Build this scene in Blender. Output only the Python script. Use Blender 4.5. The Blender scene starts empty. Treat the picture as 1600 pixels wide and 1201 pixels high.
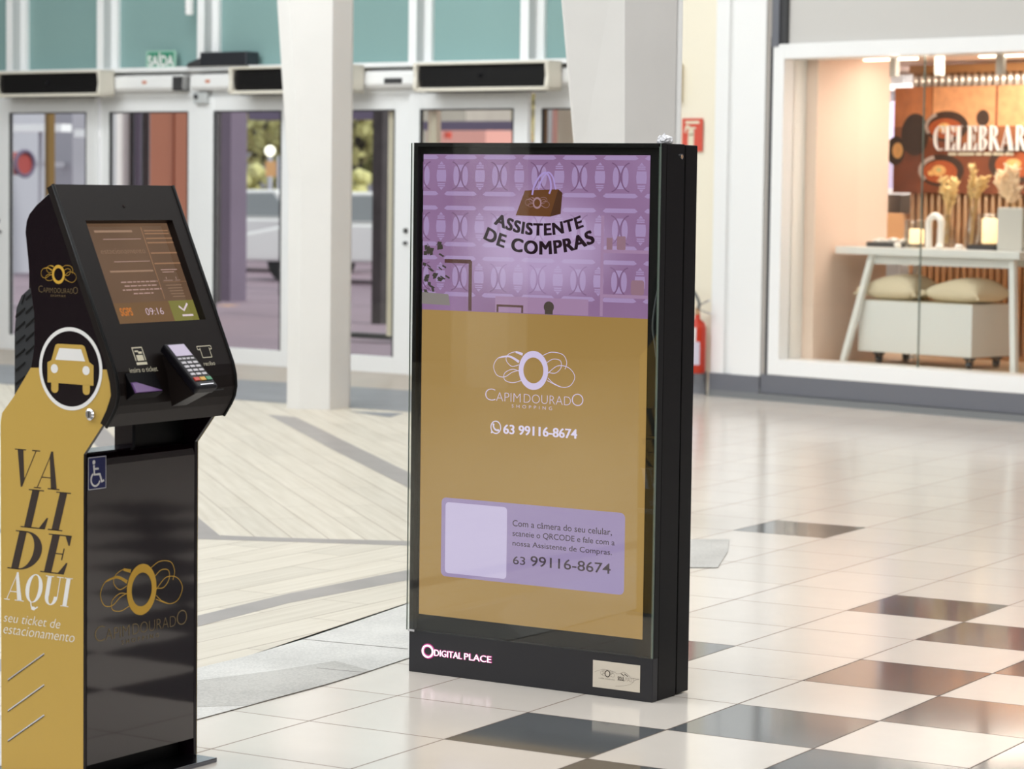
import bpy, bmesh, math, random
from mathutils import Vector, Matrix
random.seed(7)
C = bpy.context.scene.collection
PI = math.pi
R = math.radians

# ------------------------------------------------------------------ camera
FPX, PITCH, ROLL, CAM_H = 4201.3, 0.0726, 0.0129, 1.5063
cam_d = bpy.data.cameras.new('camera')
cam = bpy.data.objects.new('camera', cam_d); C.objects.link(cam)
cp, sp, cr, sr = math.cos(PITCH), math.sin(PITCH), math.cos(ROLL), math.sin(ROLL)
fw = Vector((0, cp, -sp)); up0 = Vector((0, sp, cp)); r0 = Vector((1, 0, 0))
rt = cr*r0 + sr*up0; up = -sr*r0 + cr*up0
m = Matrix((rt, up, -fw)).transposed().to_4x4(); m.translation = (0, 0, CAM_H)
cam.matrix_world = m
cam_d.sensor_fit = 'HORIZONTAL'; cam_d.sensor_width = 36; cam_d.lens = FPX*36/1600
cam_d.clip_start = 0.1; cam_d.clip_end = 400
cam_d.dof.use_dof = True; cam_d.dof.focus_distance = 8.0; cam_d.dof.aperture_fstop = 4.8
cam_d.dof.aperture_blades = 7
bpy.context.scene.camera = cam

# ------------------------------------------------------------------ world, lights, exposure
sc = bpy.context.scene
sc.view_settings.view_transform = 'Standard'; sc.view_settings.look = 'None'
sc.view_settings.gamma = 1; sc.view_settings.exposure = 0.0
sc.view_settings.use_curve_mapping = False
W = bpy.data.worlds.new('world'); sc.world = W; W.use_nodes = True
bg = W.node_tree.nodes['Background']; bg.inputs[0].default_value = (0.93, 0.95, 1.0, 1); bg.inputs[1].default_value = 1.25

def area(name, loc, target, sx, sy, power, col=(1, 1, 1), spread=None):
    l = bpy.data.lights.new(name, 'AREA'); l.shape = 'RECTANGLE'; l.size = sx; l.size_y = sy
    l.energy = power; l.color = col
    if spread: l.spread = R(spread)
    o = bpy.data.objects.new(name, l); C.objects.link(o); o.location = loc
    d = Vector(target) - Vector(loc); o.rotation_euler = d.to_track_quat('-Z', 'Y').to_euler()
    return o
area('skylight_lamp', (-4.0, 5.0, 5.6), (-4.0, 5.0, 0), 9, 9, 400, (.93, .97, 1))
area('skylight_lamp', (-3.5, 15.5, 5.6), (-3.5, 15.5, 0), 7, 7, 230, (.92, .97, 1))
area('skylight_lamp', (3.0, 9.0, 5.6), (3.0, 9.0, 0), 5, 8, 210, (.96, .98, 1))
area('hall_key_fill', (-9.0, 9.0, 4.8), (0.0, 14.0, 1.0), 5, 2.5, 380, (.93, .97, 1))
area('hall_key_fill', (-3.0, -4.0, 4.8), (-0.5, 8.0, 0.8), 5, 2.0, 170, (.95, .98, 1))
area('hall_key_fill', (-5.0, 14.5, 5.4), (-1.5, 22.0, 1.6), 6, 1.5, 80, (.94, .98, 1))  # added fill that brightens the door wall
area('hall_key_fill', (-1.0, 13.0, 5.4), (3.0, 18.5, 1.4), 5, 1.5, 55, (.96, .98, 1))  # added fill that brightens the shop front
area('door_fill', (-3.2, 18.6, 5.5), (-1.6, 22.4, 1.2), 7, .8, 105, (.94, .98, 1))  # another added fill, whitens the door leaves from above
area('kiosk_far_fill', (-2.6, 21.2, 4.6), (-1.2, 8.0, .6), 5, 2, 40, (.92, .97, 1))  # added area light inside the doors, fills the kiosk's far side
sun_d = bpy.data.lights.new('sun', 'SUN'); sun_d.energy = 2.6; sun_d.angle = R(6); sun_d.color = (1, .96, .9)
sun = bpy.data.objects.new('sun', sun_d); C.objects.link(sun); sun.rotation_euler = (R(40), R(12), R(30))

# ------------------------------------------------------------------ materials
def lin(c):
    def f(v):
        v /= 255
        return v/12.92 if v <= .04045 else ((v+.055)/1.055)**2.4
    return tuple(f(v) for v in c[:3]) + (1,)
def mat(name, col, rough=.5, metal=0, spec=.5, coat=0, emit=None, es=0, var=None, bump=None, alpha=None):
    """principled material; var=(scale, amount) mottles the colour, bump=(scale, strength, distance)"""
    m = bpy.data.materials.new(name); m.use_nodes = True
    nt = m.node_tree; b = nt.nodes['Principled BSDF']
    b.inputs['Base Color'].default_value = lin(col); b.inputs['Roughness'].default_value = rough
    b.inputs['Metallic'].default_value = metal; b.inputs['Specular IOR Level'].default_value = spec
    b.inputs['Coat Weight'].default_value = coat; b.inputs['Coat Roughness'].default_value = .05
    if emit:
        b.inputs['Emission Color'].default_value = lin(emit); b.inputs['Emission Strength'].default_value = es
    if var or bump:
        tc = nt.nodes.new('ShaderNodeTexCoord')
    if var:
        n = nt.nodes.new('ShaderNodeTexNoise'); n.inputs['Scale'].default_value = var[0]; n.inputs['Detail'].default_value = 5
        nt.links.new(tc.outputs['Object'], n.inputs['Vector'])
        cr_ = nt.nodes.new('ShaderNodeValToRGB'); a = lin(col)
        cr_.color_ramp.elements[0].position = .3; cr_.color_ramp.elements[1].position = .7
        cr_.color_ramp.elements[0].color = tuple(v*(1-var[1]) for v in a[:3]) + (1,)
        cr_.color_ramp.elements[1].color = tuple(min(1, v*(1+var[1])) for v in a[:3]) + (1,)
        nt.links.new(n.outputs['Fac'], cr_.inputs['Fac']); nt.links.new(cr_.outputs['Color'], b.inputs['Base Color'])
    if bump:
        n = nt.nodes.new('ShaderNodeTexNoise'); n.inputs['Scale'].default_value = bump[0]; n.inputs['Detail'].default_value = 2
        nt.links.new(tc.outputs['Object'], n.inputs['Vector'])
        bp = nt.nodes.new('ShaderNodeBump'); bp.inputs['Strength'].default_value = bump[1]; bp.inputs['Distance'].default_value = bump[2]
        nt.links.new(n.outputs['Fac'], bp.inputs['Height']); nt.links.new(bp.outputs['Normal'], b.inputs['Normal'])
    return m
def emi(name, col, s=1.0, var=None):
    """what a lit display shows"""
    m = mat(name, (4, 4, 5), .06, spec=.5, emit=col, es=s)
    if var:
        nt = m.node_tree; b = nt.nodes['Principled BSDF']; tc = nt.nodes.new('ShaderNodeTexCoord')
        n = nt.nodes.new('ShaderNodeTexNoise'); n.inputs['Scale'].default_value = var[0]
        nt.links.new(tc.outputs['Object'], n.inputs['Vector'])
        r_ = nt.nodes.new('ShaderNodeValToRGB'); a, c2 = lin(col), lin(var[1])
        r_.color_ramp.elements[0].position = .35; r_.color_ramp.elements[1].position = .65
        r_.color_ramp.elements[0].color = a; r_.color_ramp.elements[1].color = c2
        nt.links.new(n.outputs['Fac'], r_.inputs['Fac']); nt.links.new(r_.outputs['Color'], b.inputs['Emission Color'])
    return m
def glow_emi(m, glow, cx, cz, r0_, r1_, amt=.9):
    """the picture on the display is brighter around one spot"""
    nt = m.node_tree; b = nt.nodes['Principled BSDF']; N = nt.nodes.new
    tc = N('ShaderNodeTexCoord'); mp = N('ShaderNodeMapping'); mp.inputs['Location'].default_value = (-cx, 0, -cz*1.7); mp.inputs['Scale'].default_value = (1, 0, 1.7)
    ln = N('ShaderNodeVectorMath'); ln.operation = 'LENGTH'; nt.links.new(tc.outputs['Object'], mp.inputs[0]); nt.links.new(mp.outputs[0], ln.inputs[0])
    mr = N('ShaderNodeMapRange'); mr.interpolation_type = 'SMOOTHSTEP'; mr.inputs['From Min'].default_value = r0_; mr.inputs['From Max'].default_value = r1_; mr.inputs['To Min'].default_value = amt; mr.inputs['To Max'].default_value = 0
    nt.links.new(ln.outputs['Value'], mr.inputs[0])
    mx = N('ShaderNodeMix'); mx.data_type = 'RGBA'; nt.links.new(mr.outputs[0], mx.inputs[0]); mx.inputs[7].default_value = lin(glow)
    src = b.inputs['Emission Color']
    if src.is_linked: nt.links.new(src.links[0].from_socket, mx.inputs[6])
    else: mx.inputs[6].default_value = src.default_value
    nt.links.new(mx.outputs[2], src)
def thin_glass(name, tint=(250, 252, 250), refl=1.0, rough=0.0):
    """thin pane: mirror reflection by Schlick's law, the rest passes straight through"""
    m = bpy.data.materials.new(name); m.use_nodes = True; nt = m.node_tree; nt.nodes.clear(); N = nt.nodes.new
    o = N('ShaderNodeOutputMaterial'); mx = N('ShaderNodeMixShader')
    t = N('ShaderNodeBsdfTransparent'); t.inputs[0].default_value = lin(tint)
    g = N('ShaderNodeBsdfGlossy'); g.inputs['Roughness'].default_value = rough
    lw = N('ShaderNodeLayerWeight'); lw.inputs['Blend'].default_value = .5
    p = N('ShaderNodeMath'); p.operation = 'POWER'; p.inputs[1].default_value = 5; nt.links.new(lw.outputs['Facing'], p.inputs[0])
    q = N('ShaderNodeMath'); q.operation = 'MULTIPLY_ADD'; q.inputs[1].default_value = .96*refl; q.inputs[2].default_value = .04*refl; nt.links.new(p.outputs[0], q.inputs[0])
    nt.links.new(q.outputs[0], mx.inputs[0]); nt.links.new(t.outputs[0], mx.inputs[1]); nt.links.new(g.outputs[0], mx.inputs[2])
    nt.links.new(mx.outputs[0], o.inputs[0]); return m

M = dict(
    white=mat('white_paint', (247, 247, 246), .35), white2=mat('white_aluminium', (250, 251, 251), .28),
    column=mat('column_paint', (224, 222, 219), .55, var=(3, .02)), cream=mat('cream_wall', (244, 236, 216), .6),
    greywall=mat('grey_wall', (205, 202, 198), .6), hall=mat('hall_wall', (96, 92, 90), .7),
    ceil=mat('ceiling_paint', (225, 225, 222), .8),
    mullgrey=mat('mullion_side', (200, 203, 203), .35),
    teal=mat('teal_glazing', (140, 172, 170), .3, spec=.5), dark_metal=mat('dark_metal', (70, 72, 78), .4, .6),
    slate=mat('slate_panel', (112, 114, 122), .4), ink=mat('charcoal', (62, 62, 64), .5),
    curtain=mat('cream_housing', (232, 226, 212), .4), grille=mat('black_grille', (24, 23, 24), .45),
    black=mat('black_powder', (10, 9, 10), .45, spec=.25), blackg=mat('black_gloss', (24, 8, 14), .06, spec=.9, coat=.5, bump=(4, .12, .004)),
    blacks=mat('black_side', (20, 8, 16), .22, spec=.4), fascia=mat('fascia_black', (25, 18, 16), .42, spec=.25),
    plinth=mat('plinth_black', (36, 36, 41), .45, bump=(400, .05, .001)), cab=mat('cabinet_black', (8, 6, 7), .45, spec=.2),
    gold=mat('gold_vinyl', (200, 164, 78), .42), goldlogo=mat('gold_print', (214, 168, 58), .4), golddim=mat('dim_gold_print', (132, 112, 72), .4),
    brown=mat('brown_print', (50, 36, 30), .5), print_white=mat('white_print', (240, 238, 236), .45), cream_print=mat('pale_print', (232, 222, 196), .5),
    blue=mat('sticker_blue', (28, 34, 92), .35), chrome=mat('chrome', (225, 225, 230), .12, 1), steel=mat('steel', (120, 122, 130), .18, 1),
    tread=mat('tread_rubber', (34, 36, 40), .6), purple_plastic=mat('purple_plastic', (118, 84, 140), .25),
    rubber=mat('grey_rubber', (92, 96, 98), .5), key=mat('pale_key', (205, 200, 205), .4),
    red=mat('key_red', (205, 62, 42), .4), yellow=mat('key_yellow', (222, 168, 60), .4), green=mat('key_green', (60, 140, 96), .4),
    lcd=mat('pale_lcd', (190, 176, 202), .2), plate=mat('champagne_plate', (228, 220, 206), .25, .3), edge=mat('glass_edge', (118, 130, 122), .2),
    paper=mat('paper', (244, 243, 246), .7), extred=mat('extinguisher_red', (198, 50, 22), .35), label=mat('pale_label', (214, 206, 222), .5),
    signred=mat('sign_red', (214, 84, 66), .5), saida=mat('sign_green', (46, 138, 108), .45), acryl=mat('pale_green_acrylic', (158, 200, 182), .2),
    peach=mat('peach_wall', (244, 221, 205), .6), wood=mat('pale_wood', (214, 186, 150), .5), lacquer=mat('white_lacquer', (238, 240, 238), .3),
    lacq2=mat('beige_lacquer', (214, 202, 172), .4), cushion=mat('cream_knit', (236, 222, 192), .9, bump=(60, .6, .01)),
    brass=mat('brass_tube', (232, 190, 150), .26, .55), gbar=mat('grey_bar', (196, 194, 188), .4), canvas=mat('grey_canvas', (206, 204, 198), .8),
    straw=mat('straw', (226, 196, 138), .8), pampas=mat('pampas', (240, 216, 184), .9), ceram=mat('white_ceramic', (248, 244, 238), .3),
    asphalt=mat('outdoor_paving', (136, 116, 128), .8, var=(.6, .12)), kerb=mat('kerb', (210, 160, 110), .8), plum=mat('plum_wall', (122, 108, 126), .7, var=(1.2, .08)),
    orange=mat('terracotta_wall', (216, 140, 112), .7), pink=mat('pink_wall', (236, 172, 160), .7), trunk=mat('dark_trunk', (74, 68, 70), .9, var=(6, .2)),
    leafm=mat('leaf', (192, 186, 130), .7, var=(2, .25)), leafd=mat('leaf_dark', (120, 122, 74), .7, var=(2, .25)), post=mat('olive_post', (128, 98, 48), .6),
    shed=mat('grey_facade', (158, 156, 166), .6, var=(.8, .1)), pale=mat('pale_facade', (184, 184, 194), .6), rail=mat('rail_white', (250, 250, 252), .5), roof=mat('plum_roof', (106, 94, 118), .6),
    carw=mat('car_paint', (232, 230, 230), .2, coat=.5), tyre=mat('tyre', (30, 30, 32), .8), darkglass=mat('car_glass', (150, 156, 158), .3),
)
M['mouth'] = mat('mouth_black', (7, 5, 8), .5, spec=.1); M['termb'] = mat('terminal_black', (15, 13, 19), .38, spec=.25)
M['glass'] = thin_glass('window_glass', (246, 250, 248))
M['store_glass'] = thin_glass('shop_glass', (250, 250, 248), refl=.6)
M['totem_glass'] = thin_glass('display_glass', (246, 248, 246), refl=1.5)
M['vase'] = thin_glass('vase_glass', (246, 243, 236), refl=2.2)
M['glint'] = mat('glint_white', (248, 242, 232), .1, .4)
M['drumred'] = mat('drum_red', (166, 72, 68), .6)
M['candle'] = mat('lit_candle', (255, 240, 214), .6, emit=(255, 226, 176), es=2.2)
M['lamp'] = mat('led_strip', (255, 250, 240), .5, emit=(255, 244, 226), es=4)
M['globe'] = mat('lamp_globe', (255, 250, 236), .5, emit=(255, 246, 226), es=2)

# ------------------------------------------------------------------ mesh helpers
class B:
    def __init__(s): s.bm = bmesh.new()
    def quadface(s, pts):
        return s.bm.faces.new([s.bm.verts.new(p) for p in pts])
    def box(s, x0, x1, y0, y1, z0, z1):
        v = [s.bm.verts.new((x, y, z)) for x in (x0, x1) for y in (y0, y1) for z in (z0, z1)]
        for f in ((0, 1, 3, 2), (4, 6, 7, 5), (0, 4, 5, 1), (2, 3, 7, 6), (0, 2, 6, 4), (1, 5, 7, 3)):
            s.bm.faces.new([v[i] for i in f])
        return s
    def prism(s, pts, axis, a, b):
        def P(p, t): return {'x': (t, p[0], p[1]), 'y': (p[0], t, p[1]), 'z': (p[0], p[1], t)}[axis]
        A = [s.bm.verts.new(P(p, a)) for p in pts]; Bv = [s.bm.verts.new(P(p, b)) for p in pts]
        s.bm.faces.new(A); s.bm.faces.new(Bv[::-1]); n = len(pts)
        for i in range(n): s.bm.faces.new((A[i], Bv[i], Bv[(i+1) % n], A[(i+1) % n]))
        return s
    def hexa(s, q0, q1):
        """solid between two quads of 3-D points"""
        A = [s.bm.verts.new(p) for p in q0]; Bv = [s.bm.verts.new(p) for p in q1]; n = len(A)
        s.bm.faces.new(A); s.bm.faces.new(Bv[::-1])
        for i in range(n): s.bm.faces.new((A[i], Bv[i], Bv[(i+1) % n], A[(i+1) % n]))
        return s
    def tube(s, path, r, n=10, caps=True):
        path = [Vector(p) for p in path]; rs = r if isinstance(r, (list, tuple)) else [r]*len(path)
        rings = []
        for i, p in enumerate(path):
            d = (path[min(i+1, len(path)-1)] - path[max(i-1, 0)]).normalized()
            a = d.orthogonal().normalized() if i == 0 else (a - d*a.dot(d)).normalized()
            b = d.cross(a)
            rings.append([s.bm.verts.new(p + rs[i]*(math.cos(2*PI*k/n)*a + math.sin(2*PI*k/n)*b)) for k in range(n)])
        for q, w in zip(rings[:-1], rings[1:]):
            for k in range(n): s.bm.faces.new((q[k], q[(k+1) % n], w[(k+1) % n], w[k]))
        if caps: s.bm.faces.new(rings[0][::-1]); s.bm.faces.new(rings[-1])
        return s
    def lathe(s, prof, c=(0, 0, 0), n=20):
        rings = [[s.bm.verts.new((c[0]+r*math.cos(2*PI*k/n), c[1]+r*math.sin(2*PI*k/n), c[2]+z)) for k in range(n)] for r, z in prof]
        for q, w in zip(rings[:-1], rings[1:]):
            for k in range(n): s.bm.faces.new((q[k], q[(k+1) % n], w[(k+1) % n], w[k]))
        s.bm.faces.new(rings[0][::-1]); s.bm.faces.new(rings[-1]); return s
    def ball(s, c, r, sub=2, jit=0, sq=(1, 1, 1)):
        g = bmesh.ops.create_icosphere(s.bm, subdivisions=sub, radius=1)
        for v in g['verts']:
            k = r*(1+random.uniform(-jit, jit)); v.co = Vector((c[0]+v.co.x*k*sq[0], c[1]+v.co.y*k*sq[1], c[2]+v.co.z*k*sq[2]))
        return s
    def build(s, name, material, parent=None, smooth=False, bevel=0, loc=None, rz=0):
        me = bpy.data.meshes.new(name); bmesh.ops.recalc_face_normals(s.bm, faces=s.bm.faces)
        s.bm.to_mesh(me); s.bm.free()
        for mm in (material if isinstance(material, (list, tuple)) else [material]): me.materials.append(mm)
        if smooth: me.polygons.foreach_set('use_smooth', [True]*len(me.polygons))
        return link(name, me, parent, bevel, loc, rz)
def link(name, me, parent=None, bevel=0, loc=None, rz=0):
    o = bpy.data.objects.new(name, me); C.objects.link(o)
    if parent: o.parent = parent
    if loc is not None: o.location = loc
    o.rotation_euler = (0, 0, rz)
    if bevel:
        b = o.modifiers.new('bevel', 'BEVEL'); b.width = bevel; b.segments = 2; b.limit_method = 'ANGLE'; b.angle_limit = R(40)
    return o
def tag(o, label, cat=None, group=None, kind=None):
    o['label'] = label
    if cat: o['category'] = cat
    if group: o['group'] = group
    if kind: o['kind'] = kind
    return o
def empty(name, loc, rz=0):
    o = bpy.data.objects.new(name, None); C.objects.link(o); o.location = loc; o.rotation_euler = (0, 0, rz); o.empty_display_size = .1
    return o
def struct(o):
    o['kind'] = 'structure'; return o
def copy_tree(o, parent=None):
    c = o.copy(); C.objects.link(c)
    if parent: c.parent = parent
    for ch in list(o.children): copy_tree(ch, c)
    return c

# ---- flat print and display artwork: 2-D shapes laid on a plane given by origin and two axes
_tc = {}
def text_mesh(body, offset=0, shear=0, space=1):
    k = (body, offset, shear, space)
    if k not in _tc:
        cu = bpy.data.curves.new('text', 'FONT'); cu.body = body; cu.offset = offset; cu.shear = shear
        cu.space_character = space; cu.resolution_u = 4
        o = bpy.data.objects.new('text', cu); C.objects.link(o); bpy.context.view_layer.update()
        dg = bpy.context.evaluated_depsgraph_get(); me = bpy.data.meshes.new_from_object(o.evaluated_get(dg))
        vs = [(v.co.x, v.co.y) for v in me.vertices]; fs = [tuple(p.vertices) for p in me.polygons]
        bpy.data.objects.remove(o); bpy.data.curves.remove(cu); bpy.data.meshes.remove(me)
        x0 = min(v[0] for v in vs); x1 = max(v[0] for v in vs); y0 = min(v[1] for v in vs); y1 = max(v[1] for v in vs)
        _tc[k] = ([((x-x0)/(x1-x0), (y-y0)/(y1-y0)) for x, y in vs], fs)
    return _tc[k]
def smooth_path(pts, n=6):
    out = []
    for i in range(len(pts)-1):
        p0, p1, p2, p3 = pts[max(i-1, 0)], pts[i], pts[i+1], pts[min(i+2, len(pts)-1)]
        for k in range(n):
            t = k/n
            out.append(tuple(.5*(2*b + (c-a)*t + (2*a-5*b+4*c-d)*t*t + (3*b-a-3*c+d)*t**3) for a, b, c, d in zip(p0, p1, p2, p3)))
    return out + [tuple(pts[-1])]
class F:
    def __init__(s): s.v = []; s.f = []
    def add(s, vs, fs, tf=None):
        k = len(s.v); s.v += [tf(*p) for p in vs] if tf else list(vs); s.f += [tuple(i+k for i in f) for f in fs]; return s
    def poly(s, pts, tf=None): return s.add(pts, [tuple(range(len(pts)))], tf)
    def rect(s, x0, x1, y0, y1): return s.poly([(x0, y0), (x1, y0), (x1, y1), (x0, y1)])
    def rrect(s, x0, x1, y0, y1, r):
        p = []
        for cx, cy, a in ((x1-r, y0+r, -90), (x1-r, y1-r, 0), (x0+r, y1-r, 90), (x0+r, y0+r, 180)):
            p += [(cx+r*math.cos(R(a+k*15)), cy+r*math.sin(R(a+k*15))) for k in range(7)]
        return s.poly(p)
    def disc(s, cx, cy, rx, ry=None, n=32, tf=None):
        ry = ry or rx; return s.poly([(cx+rx*math.cos(2*PI*k/n), cy+ry*math.sin(2*PI*k/n)) for k in range(n)], tf)
    def ring(s, cx, cy, rx, ry, ix, iy, n=48, a0=0, a1=360, tf=None):
        vs = []; cl = abs(a1-a0) >= 360; m_ = n if cl else n+1
        for k in range(m_):
            a = R(a0+(a1-a0)*k/n); vs += [(cx+rx*math.cos(a), cy+ry*math.sin(a)), (cx+ix*math.cos(a), cy+iy*math.sin(a))]
        fs = [(2*k, 2*((k+1) % m_), 2*((k+1) % m_)+1, 2*k+1) for k in range(n)]
        return s.add(vs, fs, tf)
    def stroke(s, pts, w, tf=None):
        vs = []
        for i, p in enumerate(pts):
            a, b = pts[max(i-1, 0)], pts[min(i+1, len(pts)-1)]; dx, dy = b[0]-a[0], b[1]-a[1]; l = math.hypot(dx, dy) or 1
            ww = w[i] if isinstance(w, (list, tuple)) else w
            nx, ny = -dy/l*ww/2, dx/l*ww/2; vs += [(p[0]+nx, p[1]+ny), (p[0]-nx, p[1]-ny)]
        return s.add(vs, [(2*i, 2*i+2, 2*i+3, 2*i+1) for i in range(len(pts)-1)], tf)
    def text(s, body, x0, x1, y0, y1, offset=0, shear=0, space=1, tf=None):
        vs, fs = text_mesh(body, offset, shear, space)
        return s.add([(x0+(x1-x0)*x, y0+(y1-y0)*y) for x, y in vs], fs, tf)
    def build(s, name, material, parent, O, ex, ey, lift=.0004, thick=0, loc=None, rz=0):
        O, ex, ey = Vector(O), Vector(ex), Vector(ey); n = ex.cross(ey).normalized()
        me = bpy.data.meshes.new(name)
        if thick:
            bm = bmesh.new(); vv = [bm.verts.new(O + ex*x + ey*y + n*lift) for x, y in s.v]; fl = []
            for f in s.f:
                try: fl.append(bm.faces.new([vv[i] for i in f]))
                except ValueError: pass
            g = bmesh.ops.extrude_face_region(bm, geom=fl)
            bmesh.ops.translate(bm, verts=[e for e in g['geom'] if isinstance(e, bmesh.types.BMVert)], vec=n*thick)
            bmesh.ops.recalc_face_normals(bm, faces=bm.faces); bm.to_mesh(me); bm.free()
        else:
            me.from_pydata([tuple(O + ex*x + ey*y + n*lift) for x, y in s.v], [], s.f); me.update()
        me.materials.append(material); return link(name, me, parent, 0, loc, rz)

# high-contrast serif capitals (height 1), polygons and hairlines
def glyph(ch):
    g = F(); h = .028
    def stem(x0, x1, w=.2, y0=0, y1=1): g.poly([(x0, y0), (x0+w, y0), (x1+w, y1), (x1, y1)])
    def ser(x0, x1, y): g.rect(x0, x1, y, y+h)
    if ch == 'V':
        g.poly([(.06, 1), (.29, 1), (.53, .16), (.48, 0), (.42, 0)]); g.stroke([(.46, .02), (.80, 1)], .03); ser(-.04, .40, 1-h); ser(.64, .96, 1-h); return g, .92
    if ch == 'A':
        g.stroke([(.10, 0), (.46, .97)], .03); g.poly([(.42, 1), (.5, 1), (.88, 0), (.65, 0), (.40, .86)]); g.rect(.2, .7, .29, .29+h); ser(-.02, .26, 0); ser(.52, .98, 0); return g, .94
    if ch == 'L':
        stem(.1, .1); ser(0, .42, 0); ser(0, .42, 1-h); g.rect(.2, .66, 0, h); g.poly([(.5, 0), (.68, 0), (.70, .3), (.66, .3)]); return g, .72
    if ch == 'I':
        stem(.1, .1); ser(0, .4, 0); ser(0, .4, 1-h); return g, .42
    if ch == 'D':
        stem(.1, .1); ser(0, .32, 0); ser(0, .32, 1-h); g.ring(.3, .5, .52, .5, .30, .47, 24, -90, 90); return g, .86
    if ch == 'E':
        stem(.1, .1); ser(0, .62, 0); ser(0, .62, 1-h); g.rect(.3, .5, .5, .5+h); g.rect(.48, .51, .36, .66)
        g.poly([(.46, 0), (.64, 0), (.67, .3), (.63, .3)]); g.poly([(.44, 1), (.62, 1), (.62, .74), (.59, .74)]); return g, .70
    if ch == 'Q':
        g.ring(.42, .5, .42, .5, .22, .47, 36); g.stroke(smooth_path([(.36, .02), (.44, -.16), (.60, -.2), (.74, -.13)]), [.05]*7+[.12]*6+[.05]*6); return g, .88
    if ch == 'U':
        stem(.1, .1, y0=.3); ser(0, .4, 1-h); ser(.56, .88, 1-h); g.rect(.70, .735, .3, 1); g.ring(.418, .3, .318, .31, .13, .27, 18, 180, 360); return g, .90
    if ch == 'C':
        g.ring(.42, .5, .42, .5, .26, .47, 30, 60, 300); g.rect(.6, .64, .70, .95); return g, .70
    if ch == 'B':
        stem(.1, .1, .16); g.ring(.25, .75, .30, .25, .18, .22, 18, -90, 90); g.ring(.25, .26, .36, .26, .22, .23, 18, -90, 90); return g, .66
    if ch == 'R':
        stem(.1, .1, .16); g.ring(.25, .74, .32, .26, .19, .23, 18, -90, 90); g.poly([(.3, .5), (.44, .5), (.74, 0), (.58, 0)]); return g, .72
def serif_word(f, word, x0, x1, y0, y1, shear=.2, gap=.04):
    """letters set side by side, slanted, and fitted to the box"""
    gs = [glyph(c) for c in word]; X = 0; vs = []; fs = []
    for g, w in gs:
        k = len(vs); vs += [(X+x+shear*y, y) for x, y in g.v]; fs += [tuple(i+k for i in q) for q in g.f]; X += w+gap
    a = min(v[0] for v in vs); b = max(v[0] for v in vs)
    f.add([(x0+(x1-x0)*(x-a)/(b-a), y0+(y1-y0)*y) for x, y in vs], fs)
SWIRL = [[(582, 232), (520, 205), (450, 215), (418, 262), (440, 310), (490, 318), (540, 290), (585, 278)],
         [(605, 190), (560, 178), (510, 196), (500, 228), (535, 258), (582, 248)],
         [(592, 285), (540, 274), (490, 298), (492, 335), (545, 347), (605, 330)],
         [(735, 190), (790, 170), (860, 180), (886, 220), (876, 258)],
         [(760, 228), (800, 207), (846, 214), (850, 252), (815, 282), (768, 280)],
         [(768, 285), (830, 242), (900, 250), (938, 295), (910, 345), (850, 355), (765, 325)],
         [(768, 310), (800, 335), (850, 355)]]
def oval_logo(f, cx, cy, u, thin=.035):
    """ring with looping ribbons; u = half height of the ring"""
    def P(p): return (cx+(p[0]-675)/106*u, cy-(p[1]-274)/106*u)
    f.ring(cx, cy, .887*u, u, .604*u, .66*u)
    for s_ in SWIRL: f.stroke(smooth_path([P(p) for p in s_]), thin*u)
    for s_ in (SWIRL[0][:3], SWIRL[1][:2]): f.stroke(smooth_path([P(p) for p in s_], 5), [.11*u*(1-k/12)+thin*u for k in range(5*(len(s_)-1)+1)])
def logo_name(f, x0, x1, y0, y1, off=-.022):
    w, h = x1-x0, y1-y0
    f.text('C', x0, x0+.105*w, y0, y1, off)
    f.text('APIM', x0+.115*w, x0+.365*w, y0+.0*h, y0+.72*h, off); f.text('DOURAD', x0+.40*w, x0+.875*w, y0, y0+.72*h, off)
    f.text('O', x0+.885*w, x1, y0, y1, off)

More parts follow.
